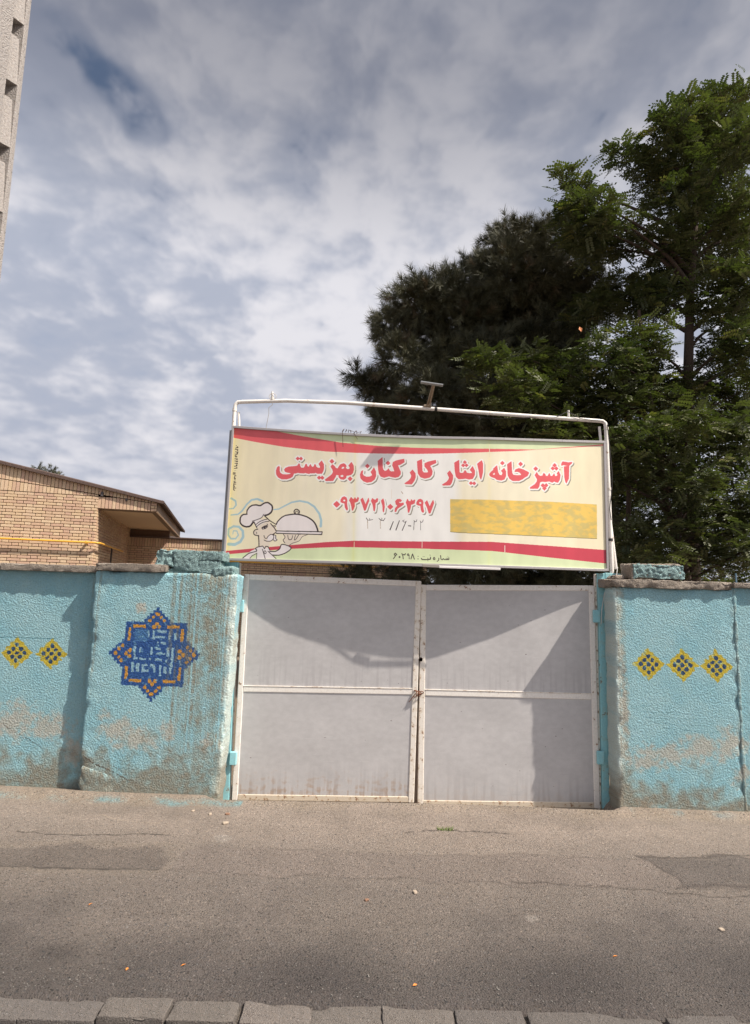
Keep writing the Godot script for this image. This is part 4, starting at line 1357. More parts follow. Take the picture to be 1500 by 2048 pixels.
	part("joint_ridge", rough_box(Vector3(0.035, 1.95, 0.06), 0.012, 0.012, 0.006, 22.0, 0.012, 154, Rect2(-1.06, -1.0, 1.26, 2.05)), m3, right, Vector3(0.527, 0.875, 0.091))
	part("coping", rough_box(Vector3(1.06, 0.075, 0.3), 0.011, 0.007, 0.006, 26.0, 0.03, 155), bare, right, Vector3(-0.03, 1.862, 0.0))
	for k in 6:
		part("coping", rough_box(Vector3(1.02, 0.05, 0.29), 0.02, 0.006, 0.005, 26.0, 0.018, 156 + k), bare, right, Vector3(1.02 + k * 1.03, 1.874, 0.0))
	part("wall_end", rough_box(Vector3(0.1, 0.09, 0.2), 0.016, 0.03, 0.01, 18.0, 0.03, 165), bare, right, Vector3(-0.44, 1.9, -0.05))

	var loose := thing("concrete_block", "single rough concrete block with a turquoise face lying on the wall right of the gate", "concrete block", Vector3(2.5, 1.905, -5.235))
	part("block", rough_box(Vector3(0.47, 0.145, 0.24), 0.009, 0.012, 0.007, 22.0, 0.028, 171), bare, loose, Vector3(0.0, 0.07, -0.005))
	part("painted_face", rough_box(Vector3(0.45, 0.13, 0.02), 0.007, 0.008, 0.012, 26.0, 0.02, 172), mossy, loose, Vector3(0.005, 0.07, 0.113))
	tag(part("steel_rod", tubed([Vector3(3.232, 1.86, -5.2), Vector3(3.23, 1.985, -5.2)], 0.007), mat(rgb(104, 132, 150), 0.6, 0.4), self), "thin blue-grey steel rod sticking up from the wall top at the right edge", "rod")


func gate() -> void:
	var white := grained(Color(1, 1, 1), 0.55, flaking(181, rgb(233, 228, 221), 0.2), 0.9)
	var worn_white := grained(Color(1, 1, 1), 0.6, flaking(183, rgb(229, 222, 212), 0.9), 1.3)
	var dirty_white := grained(Color(1, 1, 1), 0.7, flaking(187, rgb(206, 194, 176), 1.6), 1.6)
	var aqua := grained(Color(1, 1, 1), 0.6, flaking(185, rgb(146, 203, 212), 0.4), 0.8)
	var X := Vector3.RIGHT
	var Y := Vector3.UP
	var front := -5.36
	var deep := 0.045

	# --- fixed frame with its pipe arch
	var fr := thing("gateway_arch", "turquoise gate posts carrying a white pipe arch around the sign", "gate frame", Vector3(0, 0, 0))
	part("post", barred(Vector3(-1.274, 1.955, front - 0.03), Vector3(-1.222, -0.14, front - 0.03), X, 0.062, 0.06), aqua, fr)
	part("post", barred(Vector3(2.094, 1.955, front - 0.03), Vector3(2.09, -0.14, front - 0.03), X, 0.062, 0.06), aqua, fr)
	part("bracket", barred(Vector3(-1.47, 1.93, front - 0.028), Vector3(-1.3, 1.925, front - 0.028), Y, 0.055, 0.055), aqua, fr)
	part("bracket", barred(Vector3(2.13, 1.935, front - 0.028), Vector3(2.3, 1.928, front - 0.028), Y, 0.055, 0.055), aqua, fr)
	part("stop_plate", barred(Vector3(-1.232, 1.95, front - 0.05), Vector3(-1.196, -0.13, front - 0.05), X, 0.012, 0.03, 0.001), worn_white, fr)
	part("stop_plate", barred(Vector3(2.056, 1.95, front - 0.05), Vector3(2.052, -0.13, front - 0.05), X, 0.02, 0.03, 0.001), worn_white, fr)
	var pz := front - 0.02
	var arch := [Vector3(-1.372, 1.95, pz), Vector3(-1.372, 3.42, pz), Vector3(-1.366, 3.462, pz), Vector3(-1.345, 3.484, pz), Vector3(-1.30, 3.489, pz), Vector3(-0.88, 3.503, pz + 0.03), Vector3(-0.3, 3.494, pz + 0.05), Vector3(0.48, 3.462, pz + 0.05), Vector3(1.2, 3.436, pz + 0.03), Vector3(2.10, 3.409, pz), Vector3(2.148, 3.405, pz), Vector3(2.172, 3.388, pz), Vector3(2.18, 3.35, pz), Vector3(2.20, 1.95, pz)]
	part("arch_pipe", tubed(arch, 0.0185, 0.0185, 12), white, fr)
	for p in [[-1.372, 3.405], [2.181, 3.335], [2.19, 2.75], [2.195, 2.27]]:
		part("pipe_collar", tubed([Vector3(p[0], p[1] - 0.012, pz), Vector3(p[0], p[1] + 0.012, pz)], 0.0215, 0.0215, 12), worn_white if p[1] > 2.5 else mat(rgb(60, 58, 56), 0.7), fr)
	part("brace", tubed([Vector3(2.19, 2.64, pz - 0.03), Vector3(2.243, 2.0, pz - 0.01)], 0.014, 0.014, 10), white, fr)
	part("stub", tubed([Vector3(-1.336, 3.39, pz - 0.02), Vector3(-1.318, 3.19, pz - 0.02)], 0.012, 0.012, 8), white, fr)
	part("stub", tubed([Vector3(2.128, 3.36, pz - 0.03), Vector3(2.143, 3.16, pz - 0.03)], 0.013, 0.013, 8), white, fr)
	part("stub", tubed([Vector3(1.82, 3.42, pz + 0.01), Vector3(1.82, 3.50, pz + 0.01)], 0.011, 0.011, 8), white, fr)
	part("joint_tape", tubed([Vector3(0.535, 3.461, pz + 0.049), Vector3(0.56, 3.46, pz + 0.049)], 0.0205, 0.0205, 12), mat(rgb(44, 42, 42), 0.8), fr)

	# --- the two leaves
	for side in 2:
		var t := thing("gate_leaf", ["wide grey sheet-steel gate leaf, left of the central seam, sagging towards it", "grey sheet-steel gate leaf right of the central seam, its outer side in the wall's shadow"][side], "gate", Vector3.ZERO, "leaves of the double gate")
		var tl := Vector3(-1.183, 1.848, front) if side == 0 else Vector3(0.441, 1.803, front - 0.012)
		var tr := Vector3(0.444, 1.836, front) if side == 0 else Vector3(2.028, 1.842, front - 0.006)
		var bl := Vector3(-1.168, -0.106, front) if side == 0 else Vector3(0.449, -0.112, front - 0.012)
		var br := Vector3(0.416, -0.082, front) if side == 0 else Vector3(2.038, -0.085, front - 0.006)
		var w := 0.05
		var back := Vector3(0, 0, -deep / 2.0)
		part("stile", barred(tl + X * w / 2 + back, bl + X * w / 2 + back, X, w, deep, 0.005), white if side == 0 else worn_white, t)
		part("stile", barred(tr - X * w / 2 + back, br - X * w / 2 + back, X, w, deep, 0.005), worn_white if side == 0 else white, t)
		part("rail", barred(tl + X * w - Y * w / 2 + back, tr - X * w - Y * w / 2 + back, Y, w, deep - 0.004, 0.005), white, t)
		part("rail", barred(bl + X * w + Y * w / 2 + back, br - X * w + Y * w / 2 + back, Y, w, deep - 0.004, 0.005), dirty_white, t)
		var ml := tl.lerp(bl, 0.520) if side == 0 else tl.lerp(bl, 0.5)
		var mr := tr.lerp(br, 0.513) if side == 0 else tr.lerp(br, 0.512)
		part("rail", barred(ml + X * w + back, mr - X * w + back, Y, 0.054, deep - 0.004, 0.006), white, t)
		part("rail_lip", barred(ml + X * w + Y * 0.027 + back * 0.2, mr - X * w + Y * 0.027 + back * 0.2, Y, 0.006, 0.012, 0.002), worn_white, t)
		for k in 2:
			var a := (tl if k == 0 else ml) + X * (w - 0.004)
			var b := (tr if k == 0 else mr) - X * (w - 0.004)
			var c := (mr if k == 0 else br) - X * (w - 0.004)
			var d := (ml if k == 0 else bl) + X * (w - 0.004)
			var dents := noise(190 + side * 2 + k, 1.3, 4)
			var us := spread(0, 1, 0.025)
			var sheet := func(u: float, v: float) -> Vector3:
				var p := d.lerp(c, u).lerp(a.lerp(b, u), v)
				return p + Vector3(0, 0, -0.0075 + 0.005 * dents.get_noise_2d(p.x, p.y) * sin(u * PI) * sin(v * PI))
			var g := sheet_arrays(sheet, us, us)
			var arr := []
			arr.resize(Mesh.ARRAY_MAX)
			arr[Mesh.ARRAY_VERTEX] = g[0]
			arr[Mesh.ARRAY_NORMAL] = g[1]
			arr[Mesh.ARRAY_TEX_UV] = g[2]
			arr[Mesh.ARRAY_INDEX] = g[3]
			var m := ArrayMesh.new()
			m.add_surface_from_arrays(Mesh.PRIMITIVE_TRIANGLES, arr)
			var pm := mat(Color(1, 1, 1), 0.4)
			pm.albedo_texture = gate_paint(200 + side * 20 + k * 7, 0.6 if k == 1 and side == 0 else 0.12 if k == 1 else 0.0)
			part("panel", m, pm, t)
		var hx := [-1.193, 2.036]
		for y in ([1.56, 0.245] if side == 0 else [1.566, 0.344]):
			part("hinge", boxed(Vector3(0.062, 0.112, 0.03), 0.006), aqua, t, Vector3(hx[side] + (1.56 - y) * 0.014 * (1 - side * 0.6), y, front + 0.012))
		if side == 1:
			part("meeting_strip", barred(Vector3(0.44, 1.78, front - 0.05), Vector3(0.425, -0.1, front - 0.05), X, 0.06, 0.012, 0.002), mat(rgb(112, 98, 88), 0.8), t)
	var wire := Shape.new()
	for k in 4:
		var pts := []
		for j in 13:
			var a := TAU * j / 12
			pts.append(Vector3(0.405 + 0.018 * k, 0.838 + 0.004 * k, front + 0.012) + Vector3(cos(a) * 0.014, sin(a) * (0.03 - 0.003 * k), cos(a) * 0.02).rotated(Vector3.BACK, 0.5 * k))
		wire.tube(pts, 0.004, 0.004, 5, false)
	wire.tube([Vector3(0.41, 0.84, front + 0.02), Vector3(0.37, 0.79, front + 0.02), Vector3(0.352, 0.765, front + 0.012)], 0.004, 0.003, 5)
	tag(part("chain", wire.mesh(), mat(rgb(132, 88, 66), 0.8, 0.3), self), "short rusty chain and wire tying the two gate leaves together", "chain")
	tag(part("bolt", tubed([Vector3(0.452, 1.135, front - 0.012), Vector3(0.452, 1.135, front + 0.012)], 0.019, 0.014, 9), mat(rgb(62, 46, 38), 0.8, 0.3), self), "dark rusted bolt in the stile above the gate chain", "bolt")


func sign_board() -> void:
	var base := -5.37
	var t := thing("sign_board", "bowed cream sign with red bands, red lettering and a cook, above the gate", "sign", Vector3.ZERO)
	var curve := func(u: float) -> float:  # how far it bows out towards the street
		var k := [0.0, 0.0, 0.13, 0.28, 0.48, 0.67, 0.85, 0.97, 1.0]
		var d := [0.05, 0.05, 0.106, 0.17, 0.215, 0.237, 0.15, 0.072, 0.055]
		for i in range(1, 8):
			if u <= k[i + 1]:
				return lerpf(d[i], d[i + 1], (u - k[i]) / (k[i + 1] - k[i]))
		return 0.055
	var bow := func(u: float) -> float:
		return base + (curve.call(maxf(0.0, u - 0.05)) + curve.call(u) * 2.0 + curve.call(minf(1.0, u + 0.05))) / 4.0
	var left := -1.349
	var right := 2.122
	var top := func(u: float) -> float: return 3.214 - 0.040 * u - 0.075 * sin(u * PI) * (1.0 - 0.1 * u)
	var low := func(u: float) -> float: return 1.984 - 0.006 * sin(u * PI) + 0.006 * u
	var face := func(u: float, v: float) -> Vector3:
		return Vector3(lerpf(left, right, u), lerpf(low.call(u), top.call(u), v), bow.call(u))
	var g := sheet_arrays(face, spread(0, 1, 0.02), spread(0, 1, 0.1))
	var arr := []
	arr.resize(Mesh.ARRAY_MAX)
	arr[Mesh.ARRAY_VERTEX] = g[0]
	arr[Mesh.ARRAY_NORMAL] = g[1]
	arr[Mesh.ARRAY_TEX_UV] = g[2]
	arr[Mesh.ARRAY_INDEX] = g[3]
	var m := ArrayMesh.new()
	m.add_surface_from_arrays(Mesh.PRIMITIVE_TRIANGLES, arr)
	var print_mat := mat(Color(1, 1, 1), 0.42)
	print_mat.albedo_texture = sign_print()
	print_mat.texture_repeat = false
	print_mat.detail_enabled = true
	print_mat.detail_blend_mode = BaseMaterial3D.BLEND_MODE_MUL
	print_mat.detail_albedo = sign_wear()
	part("printed_face", m, print_mat, t)
	var tin := mat(rgb(176, 172, 172), 0.45, 0.25)
	var back := sheet_arrays(func(u: float, v: float) -> Vector3: return face.call(u, v) - Vector3(0, 0, 0.035), spread(0, 1, 0.04), spread(0, 1, 0.25), true)
	arr[Mesh.ARRAY_VERTEX] = back[0]
	arr[Mesh.ARRAY_NORMAL] = back[1]
	arr[Mesh.ARRAY_TEX_UV] = back[2]
	arr[Mesh.ARRAY_INDEX] = back[3]
	var mb := ArrayMesh.new()
	mb.add_surface_from_arrays(Mesh.PRIMITIVE_TRIANGLES, arr)
	part("back_sheet", mb, tin, t)
	for e in 2:
		var s := Shape.new()
		for i in 25:
			var u0 := i / 25.0
			var u1 := (i + 1) / 25.0
			var v := 1.0 if e == 0 else 0.0
			var off := Vector3(0, 0.006 if e == 0 else -0.006, -0.012)
			s.bar(face.call(u0, v) + off, face.call(u1, v) + off + Vector3(0.002, 0, 0), Vector3.UP, 0.022, 0.052, 0.002)
		part("edge_strip", s.mesh(), tin, t)
	part("edge_strip", barred(face.call(0.0, 0.0) + Vector3(-0.008, -0.015, -0.014), face.call(0.0, 1.0) + Vector3(-0.008, 0.015, -0.014), Vector3.RIGHT, 0.02, 0.054, 0.002), tin, t)
	part("edge_strip", barred(face.call(1.0, 0.0) + Vector3(0.008, -0.015, -0.014), face.call(1.0, 1.0) + Vector3(0.008, 0.015, -0.014), Vector3.RIGHT, 0.02, 0.054, 0.002), tin, t)
	part("side_post", barred(Vector3(left - 0.037, 1.95, base), Vector3(left - 0.036, 3.2, base), Vector3.RIGHT, 0.028, 0.04, 0.002), mat(rgb(150, 150, 150), 0.5, 0.3), t)

	# strip light that hangs under the lower edge
	var lamp := thing("strip_lamp", "narrow white strip lamp hanging under the lower edge of the sign", "lamp", Vector3.ZERO)
	var hang := func(x: float, out: float, y: float) -> Vector3: return Vector3(x, y, bow.call((x - left) / (right - left)) + out)
	part("housing", barred(hang.call(0.575, 0.034, 1.957), hang.call(1.115, 0.034, 1.955), Vector3.UP, 0.02, 0.014, 0.003), mat(rgb(232, 228, 224), 0.4), lamp)
	part("end_cap", barred(hang.call(0.43, 0.026, 1.966), hang.call(0.58, 0.030, 1.962), Vector3.UP, 0.026, 0.018, 0.003), mat(rgb(160, 152, 144), 0.5), lamp)
	part("cover_strip", barred(hang.call(0.05, 0.006, 1.967), hang.call(0.43, 0.030, 1.962), Vector3.UP, 0.012, 0.008, 0.002), tin, lamp)

	# lamp bracket on the arch, its lamp gone
	var br := thing("lamp_bracket", "rusty bent bracket with a flat crossbar on top of the pipe arch", "bracket", Vector3.ZERO)
	var iron := grained(Color(1, 1, 1), 0.7, flaking(231, rgb(150, 132, 112), 1.3), 2.0)
	part("arm", barred(Vector3(0.462, 3.48, -5.33), Vector3(0.49, 3.60, -5.02), Vector3.RIGHT, 0.016, 0.010, 0.002), iron, br)
	part("arm", barred(Vector3(0.482, 3.47, -5.33), Vector3(0.50, 3.59, -5.02), Vector3.RIGHT, 0.012, 0.02, 0.002), iron, br)
	part("crossbar", barred(Vector3(0.372, 3.592, -4.99), Vector3(0.572, 3.568, -4.99), Vector3.BACK, 0.045, 0.012, 0.002), mat(rgb(150, 152, 154), 0.5, 0.3), br)
	part("foot_plate", boxed(Vector3(0.07, 0.02, 0.05), 0.003), iron, br, Vector3(0.465, 3.482, -5.325))
	part("cap", tubed([Vector3(0.492, 3.475, -5.31), Vector3(0.492, 3.52, -5.31)], 0.015, 0.01), mat(rgb(58, 54, 52), 0.7), br)

	var ins := thing("lamp_holder", "small white lamp holder with wire loops on the arch above the sign's left part", "lamp holder", Vector3(-1.014, 3.517, -5.36))
	part("clamp", tubed([Vector3(0, -0.005, 0), Vector3(0, 0.03, 0)], 0.02, 0.014, 10), mat(rgb(214, 208, 200), 0.5), ins)
	part("socket", tubed([Vector3(0.0, 0.028, 0), Vector3(-0.004, 0.05, 0), Vector3(-0.004, 0.075, 0)], 0.013, 0.009, 10), mat(rgb(232, 228, 222), 0.4), ins)
	var loop := []
	for j in 17:
		var a := TAU * j / 16
		loop.append(Vector3(0.005 + cos(a) * 0.034, 0.022 + sin(a) * 0.03, 0.015))
	part("wire_loop", tubed(loop, 0.0025, 0.0025, 5), mat(rgb(190, 182, 172), 0.6), ins)
	var dark := mat(rgb(52, 48, 48), 0.7)
	tag(part("cable", tubed([Vector3(-1.02, 3.50, -5.33), Vector3(-1.0, 3.45, -5.32), Vector3(-1.035, 3.42, -5.32), Vector3(-1.03, 3.36, -5.31), Vector3(-1.045, 3.20, -5.29)], 0.003, 0.003, 5), mat(rgb(150, 146, 142), 0.6), self), "thin grey wire hanging from the lamp holder to the sign's top edge", "cable")
	var sag := []
	for j in 15:
		var u := j / 14.0
		sag.append(Vector3(lerpf(0.55, 2.15, u), lerpf(3.455, 3.40, u) - 0.045 * sin(minf(1.0, u * 1.6) * PI) + (0.07 * exp(-pow((u - 0.79) / 0.05, 2.0))), -5.35))
	tag(part("cable", tubed(sag, 0.0032, 0.0032, 5), dark, self), "thin dark cable sagging under the right half of the pipe arch", "cable")
	tag(part("cable", tubed([Vector3(2.175, 3.36, -5.335), Vector3(2.205, 2.9, -5.33), Vector3(2.20, 2.75, -5.33), Vector3(2.17, 2.55, -5.32), Vector3(2.19, 2.45, -5.34)], 0.004, 0.004, 5), dark, self), "dark cable running down the right upright of the pipe arch", "cable")
	tag(part("cord", tubed([Vector3(2.245, 2.02, -5.36), Vector3(2.215, 1.95, -5.31), Vector3(2.15, 1.87, -5.29), Vector3(2.10, 1.78, -5.31), Vector3(2.075, 1.62, -5.325), Vector3(2.07, 1.5, -5.33)], 0.004, 0.004, 5), mat(rgb(206, 204, 200), 0.7), self), "pale cord trailing from the arch's foot over the wall corner to the right hinge", "cord")
	# creeper stems caught on the sign's upper edge
	var dry := Shape.new()
	var r := RandomNumberGenerator.new()
	r.seed = 236
	for k in 7:
		var x := -0.32 + 0.026 * k
		var y0 := 3.185 - 0.003 * k
		var pts := [Vector3(x, y0 - 0.01, -5.205), Vector3(x + r.randf_range(-0.02, 0.02), y0 + 0.012, -5.19), Vector3(x + r.randf_range(-0.03, 0.04), y0 - 0.01, -5.175)]
		if k in [0, 5]:
			pts.append(Vector3(x + 0.01, y0 - (0.16 if k == 0 else 0.07), -5.178))
		dry.tube(pts, 0.0035, 0.002, 4)
	tag(part("dry_twigs", dry.mesh(), mat(rgb(84, 66, 52), 0.9), self), "few dry twigs caught on the top edge of the sign", "twigs")


func concrete_pole() -> void:
	var conc := grained(rgb(197, 191, 187), 0.9, speckle(241, 512, 0.5, 1.0), 2.2, gray_tex(noise_bytes(242, 0.06, 512, 512, 4, true), 512, 512), 0.7)
	var t := thing("utility_pole", "pale concrete utility pole with a ladder of recesses, at the left edge", "utility pole", Vector3(-2.524, 0, -3.39))
	t.rotation.z = 0.016
	# its wide side faces the road along +x: a broad front rib, a recess crossed by gussets, and a narrow rear flange
	var s := Shape.new()
	s.box(Vector3(0.2, 9.6, 0.15), 0.012, Transform3D(Basis(), Vector3(-0.1, 4.6, -0.075)))
	s.box(Vector3(0.2, 9.6, 0.045), 0.010, Transform3D(Basis(), Vector3(-0.1, 4.6, -0.2875)))
	s.box(Vector3(0.07, 9.6, 0.12), 0.0, Transform3D(Basis(), Vector3(-0.13, 4.6, -0.2075)))
	for k in 19:
		var yb := 0.30 + k * 0.488
		var yt := yb + 0.37
		var p := [Vector3(-0.096, yb, -0.149), Vector3(-0.096, yb, -0.266), Vector3(-0.008, yb, -0.266)]
		var q := [Vector3(-0.096, yt, -0.149), Vector3(-0.096, yt, -0.266), Vector3(-0.03, yt, -0.266)]
		s.tri(p[0], p[1], p[2])
		s.quad(p[0], p[2], q[2], q[0])
		s.tri(q[0], q[2], q[1])
	part("shaft", s.mesh(), conc, t)
	part("base", rough_box(Vector3(0.4, 0.5, 0.5), 0.05, 0.03, 0.006, 14.0, 0.02, 243), conc, t, Vector3(-0.1, 0.1, -0.15))


func set_box(size: Vector3, at: Vector3) -> ArrayMesh:
	var s := Shape.new()
	s.box(size, 0.0, Transform3D(Basis(), at))
	return s.mesh()


func building() -> void:
	brick_tones = []
	var grain := speckle(251, 256, 0.78, 1.0)
	for c in [rgb(226, 198, 168), rgb(220, 190, 160), rgb(230, 204, 172), rgb(216, 184, 156), rgb(224, 196, 162), rgb(214, 180, 156)]:
		brick_tones.append(grained(c, 0.88, grain, 3.0))
	var mortar := mat(rgb(126, 110, 96), 0.95)
	var roof_metal := grained(rgb(104, 84, 76), 0.6, speckle(252, 256, 0.6, 1.0), 1.0)
	var t := thing("brick_building", "yellow brick building with a dark sheet-metal roof and deep eave, behind the left wall", "building", Vector3(-5.289, 0, -11.0))
	t.rotation.y = deg_to_rad(13.9)
	var E := Vector3.RIGHT
	var N := Vector3.BACK
	var O := Vector3.ZERO
	var roof := func(a: float) -> float: return 3.921 - 0.19 * (a + 1.74) - 0.012 * maxf(0.0, a) - 0.03
	var line := func(a: float) -> float: return 3.606 - 0.105 * (a + 1.705)
	# front wall
	var wall := part("wall", set_box(Vector3(6.0, 3.39, 0.3), Vector3(-3.0, 1.695, -0.158)), mortar, t)
	var gs := Shape.new()
	for z in [-0.008, -0.3]:
		var a := Vector3(-6.0, 3.39, z)
		gs.quad(a, Vector3(1.06, 3.39, z), Vector3(1.06, roof.call(1.06), z), Vector3(-6.0, roof.call(-6.0), z))
	part("gable", gs.mesh(), mortar, t)
	var list := []
	bond(list, O, E, N, -2.0, 0.0, 2.048, 24, 0.06)
	var single := list.size()
	var soldiers := []
	upright(soldiers, O, E, N, -2.0, 0.36, func(_a: float) -> float: return 3.396, line)
	upright(soldiers, O, E, N, 0.0, 0.95, func(_a: float) -> float: return 3.168, func(a: float) -> float: return minf(3.392, line.call(a)))
	single = mini(300, single)
	list.append_array(soldiers.slice(0, 40))
	upright(list, O, E, N, -2.0, 0.95, func(a: float) -> float: return line.call(a) + 0.006, roof)
	list.append_array(soldiers.slice(40))
	bond(list, O, E, N, 0.955, 1.058, 3.168, 4, 0.2)
	bond(list, O, E, N, -5.9, -2.0, 2.048, 24, 0.06)
	upright(list, O, E, N, -5.9, -2.0, func(_a: float) -> float: return 3.396, roof)
	bond(list, O, E, N, -5.9, 0.0, 0.03, 36, 0.06)
	lay(list, wall, single, 253)
	# side wall of the porch
	var list2 := []
	var side := part("side_wall", set_box(Vector3(0.28, 3.17, 5.7), Vector3(-0.156, 1.585, -2.86)), mortar, t)
	bond(list2, Vector3(0, 0, -0.0), Vector3.FORWARD, Vector3.RIGHT, 0.0, 3.85, 1.6, 28, 0.16)
	lay(list2, side, 0, 254)
	# beam and soffit over the porch
	part("beam", boxed(Vector3(0.11, 0.24, 5.72), 0.0), mortar, t, Vector3(1.006, 3.286, -2.868))
	part("beam", boxed(Vector3(0.94, 0.224, 0.26), 0.0), mortar, t, Vector3(0.475, 3.278, -0.14))
	part("soffit", boxed(Vector3(1.0, 0.03, 5.4), 0.0), mat(rgb(206, 186, 160), 0.9), t, Vector3(0.48, 3.182, -2.98))
	part("beam_face", boxed(Vector3(0.012, 0.25, 5.6), 0.002), mat(rgb(176, 152, 132), 0.9), t, Vector3(1.068, 3.288, -2.86))
	var teeth := Shape.new()
	for k in 80:
		teeth.box(Vector3(0.03, 0.028, 0.045), 0.0, Transform3D(Basis(), Vector3(1.066, 3.17, -0.05 - k * 0.0705)))
	part("corbel_course", teeth.mesh(), brick_tones[0], t).set_meta("kind", "stuff")
	# corrugated roof; the waves run down the slope and show along the eave
	var wave := func(u: float, v: float) -> Vector3:
		var a := lerpf(-6.2, 1.19, u)
		return Vector3(a, roof.call(a) + 0.048 + 0.016 * sin(v * 5.95 / 0.088 * TAU * 0.5), 0.06 - v * 5.95)
	var rs := sheet_arrays(wave, spread(0, 1, 0.1), spread(0, 1, 1.0 / 540.0))
	var under := sheet_arrays(func(u: float, v: float) -> Vector3: return wave.call(u, v) - Vector3(0, 0.03, 0), spread(0, 1, 0.1), spread(0, 1, 1.0 / 540.0), true)
	var roof_part: MeshInstance3D
	for g in [rs, under]:
		var arr := []
		arr.resize(Mesh.ARRAY_MAX)
		arr[Mesh.ARRAY_VERTEX] = g[0]
		arr[Mesh.ARRAY_NORMAL] = g[1]
		arr[Mesh.ARRAY_INDEX] = g[3]
		var m := ArrayMesh.new()
		m.add_surface_from_arrays(Mesh.PRIMITIVE_TRIANGLES, arr)
		roof_part = part("roof", m, roof_metal, t)
	part("verge", barred(Vector3(-6.2, roof.call(-6.2) + 0.026, 0.07), Vector3(1.19, roof.call(1.19) + 0.026, 0.07), Vector3.UP, 0.062, 0.035, 0.006), roof_metal, t)
	part("eave_board", boxed(Vector3(0.03, 0.06, 5.8), 0.004), mat(rgb(86, 68, 62), 0.8), t, Vector3(1.15, 3.37, -2.9))
	part("rain_outlet", boxed(Vector3(0.05, 0.09, 0.05), 0.01), mat(rgb(78, 74, 76), 0.7), t, Vector3(0.06, 3.44, 0.02))
	part("rain_outlet", boxed(Vector3(0.035, 0.05, 0.04), 0.01), mat(rgb(78, 74, 76), 0.7), t, Vector3(0.5, 3.36, 0.02))

	# gas pipe along its front
	var gas := thing("gas_pipe", "yellow gas pipe running along the brick building above the wall", "pipe", t.position)
	gas.rotation = t.rotation
	var yel := mat(rgb(226, 170, 62), 0.5)
	part("pipe_run", tubed([Vector3(-5.9, 2.5, 0.11), Vector3(0.04, 2.5, 0.11), Vector3(0.09, 2.5, 0.09), Vector3(0.115, 2.5, 0.04), Vector3(0.12, 2.5, -2.4)], 0.019, 0.019, 10), yel, gas)
	part("drop_pipe", tubed([Vector3(0.1, 2.5, -1.2), Vector3(0.1, 2.1, -1.2), Vector3(0.1, 0.2, -1.2)], 0.017, 0.017, 8), mat(rgb(70, 62, 58), 0.7), gas)
	for a in [-4.0, -2.3, -0.12]:
		part("clamp", boxed(Vector3(0.03, 0.05, 0.13), 0.004), yel, gas, Vector3(a, 2.5, 0.06))

	# lower brick range at the back
	var b := thing("brick_building", "low brick range with a thin dark coping, behind the porch and under the sign", "building", Vector3(-5.289, 0, -11.0) + Basis(Vector3.UP, deg_to_rad(13.9)) * Vector3(0, 0, -3.86))
	b.rotation.y = deg_to_rad(13.9)
	var bw := part("wall", set_box(Vector3(8.0, 2.965, 0.3), Vector3(4.0, 1.4825, -0.158)), mortar, b)
	part("upper_wall", boxed(Vector3(0.98, 0.2, 0.25), 0.0), mat(rgb(120, 96, 80), 0.9), b, Vector3(0.46, 3.065, -0.16))
	var list3 := []
	upright(list3, O, E, N, 0.9, 3.4, func(_a: float) -> float: return 2.735, func(_a: float) -> float: return 2.962)
	bond(list3, O, E, N, 2.6, 5.9, 2.23, 8, 0.0)
	list3 = list3.slice(0, 300)
	var few := list3.size()
	upright(list3, O, E, N, 0.0, 0.9, func(_a: float) -> float: return 2.735, func(_a: float) -> float: return 2.962)
	upright(list3, O, E, N, 3.4, 8.0, func(_a: float) -> float: return 2.735, func(_a: float) -> float: return 2.962)
	bond(list3, O, E, N, 0.0, 2.6, 2.23, 9, 0.0)
	bond(list3, O, E, N, 2.6, 5.9, 2.678, 1, 0.0)
	bond(list3, O, E, N, 5.9, 8.0, 2.23, 9, 0.0)
	bond(list3, O, E, N, 0.0, 8.0, 0.03, 39, 0.0)
	lay(list3, bw, few, 255)
	part("coping", boxed(Vector3(8.1, 0.04, 0.4), 0.006), roof_metal, b, Vector3(4.0, 2.987, -0.13))
	var gas2 := thing("gas_pipe", "yellow gas pipe on the far brick wall, seen between sign and gate", "pipe", b.position)
	gas2.rotation = b.rotation
	part("pipe_run", tubed([Vector3(1.0, 2.445, 0.07), Vector3(7.0, 2.445, 0.07)], 0.018, 0.018, 8), yel, gas2)


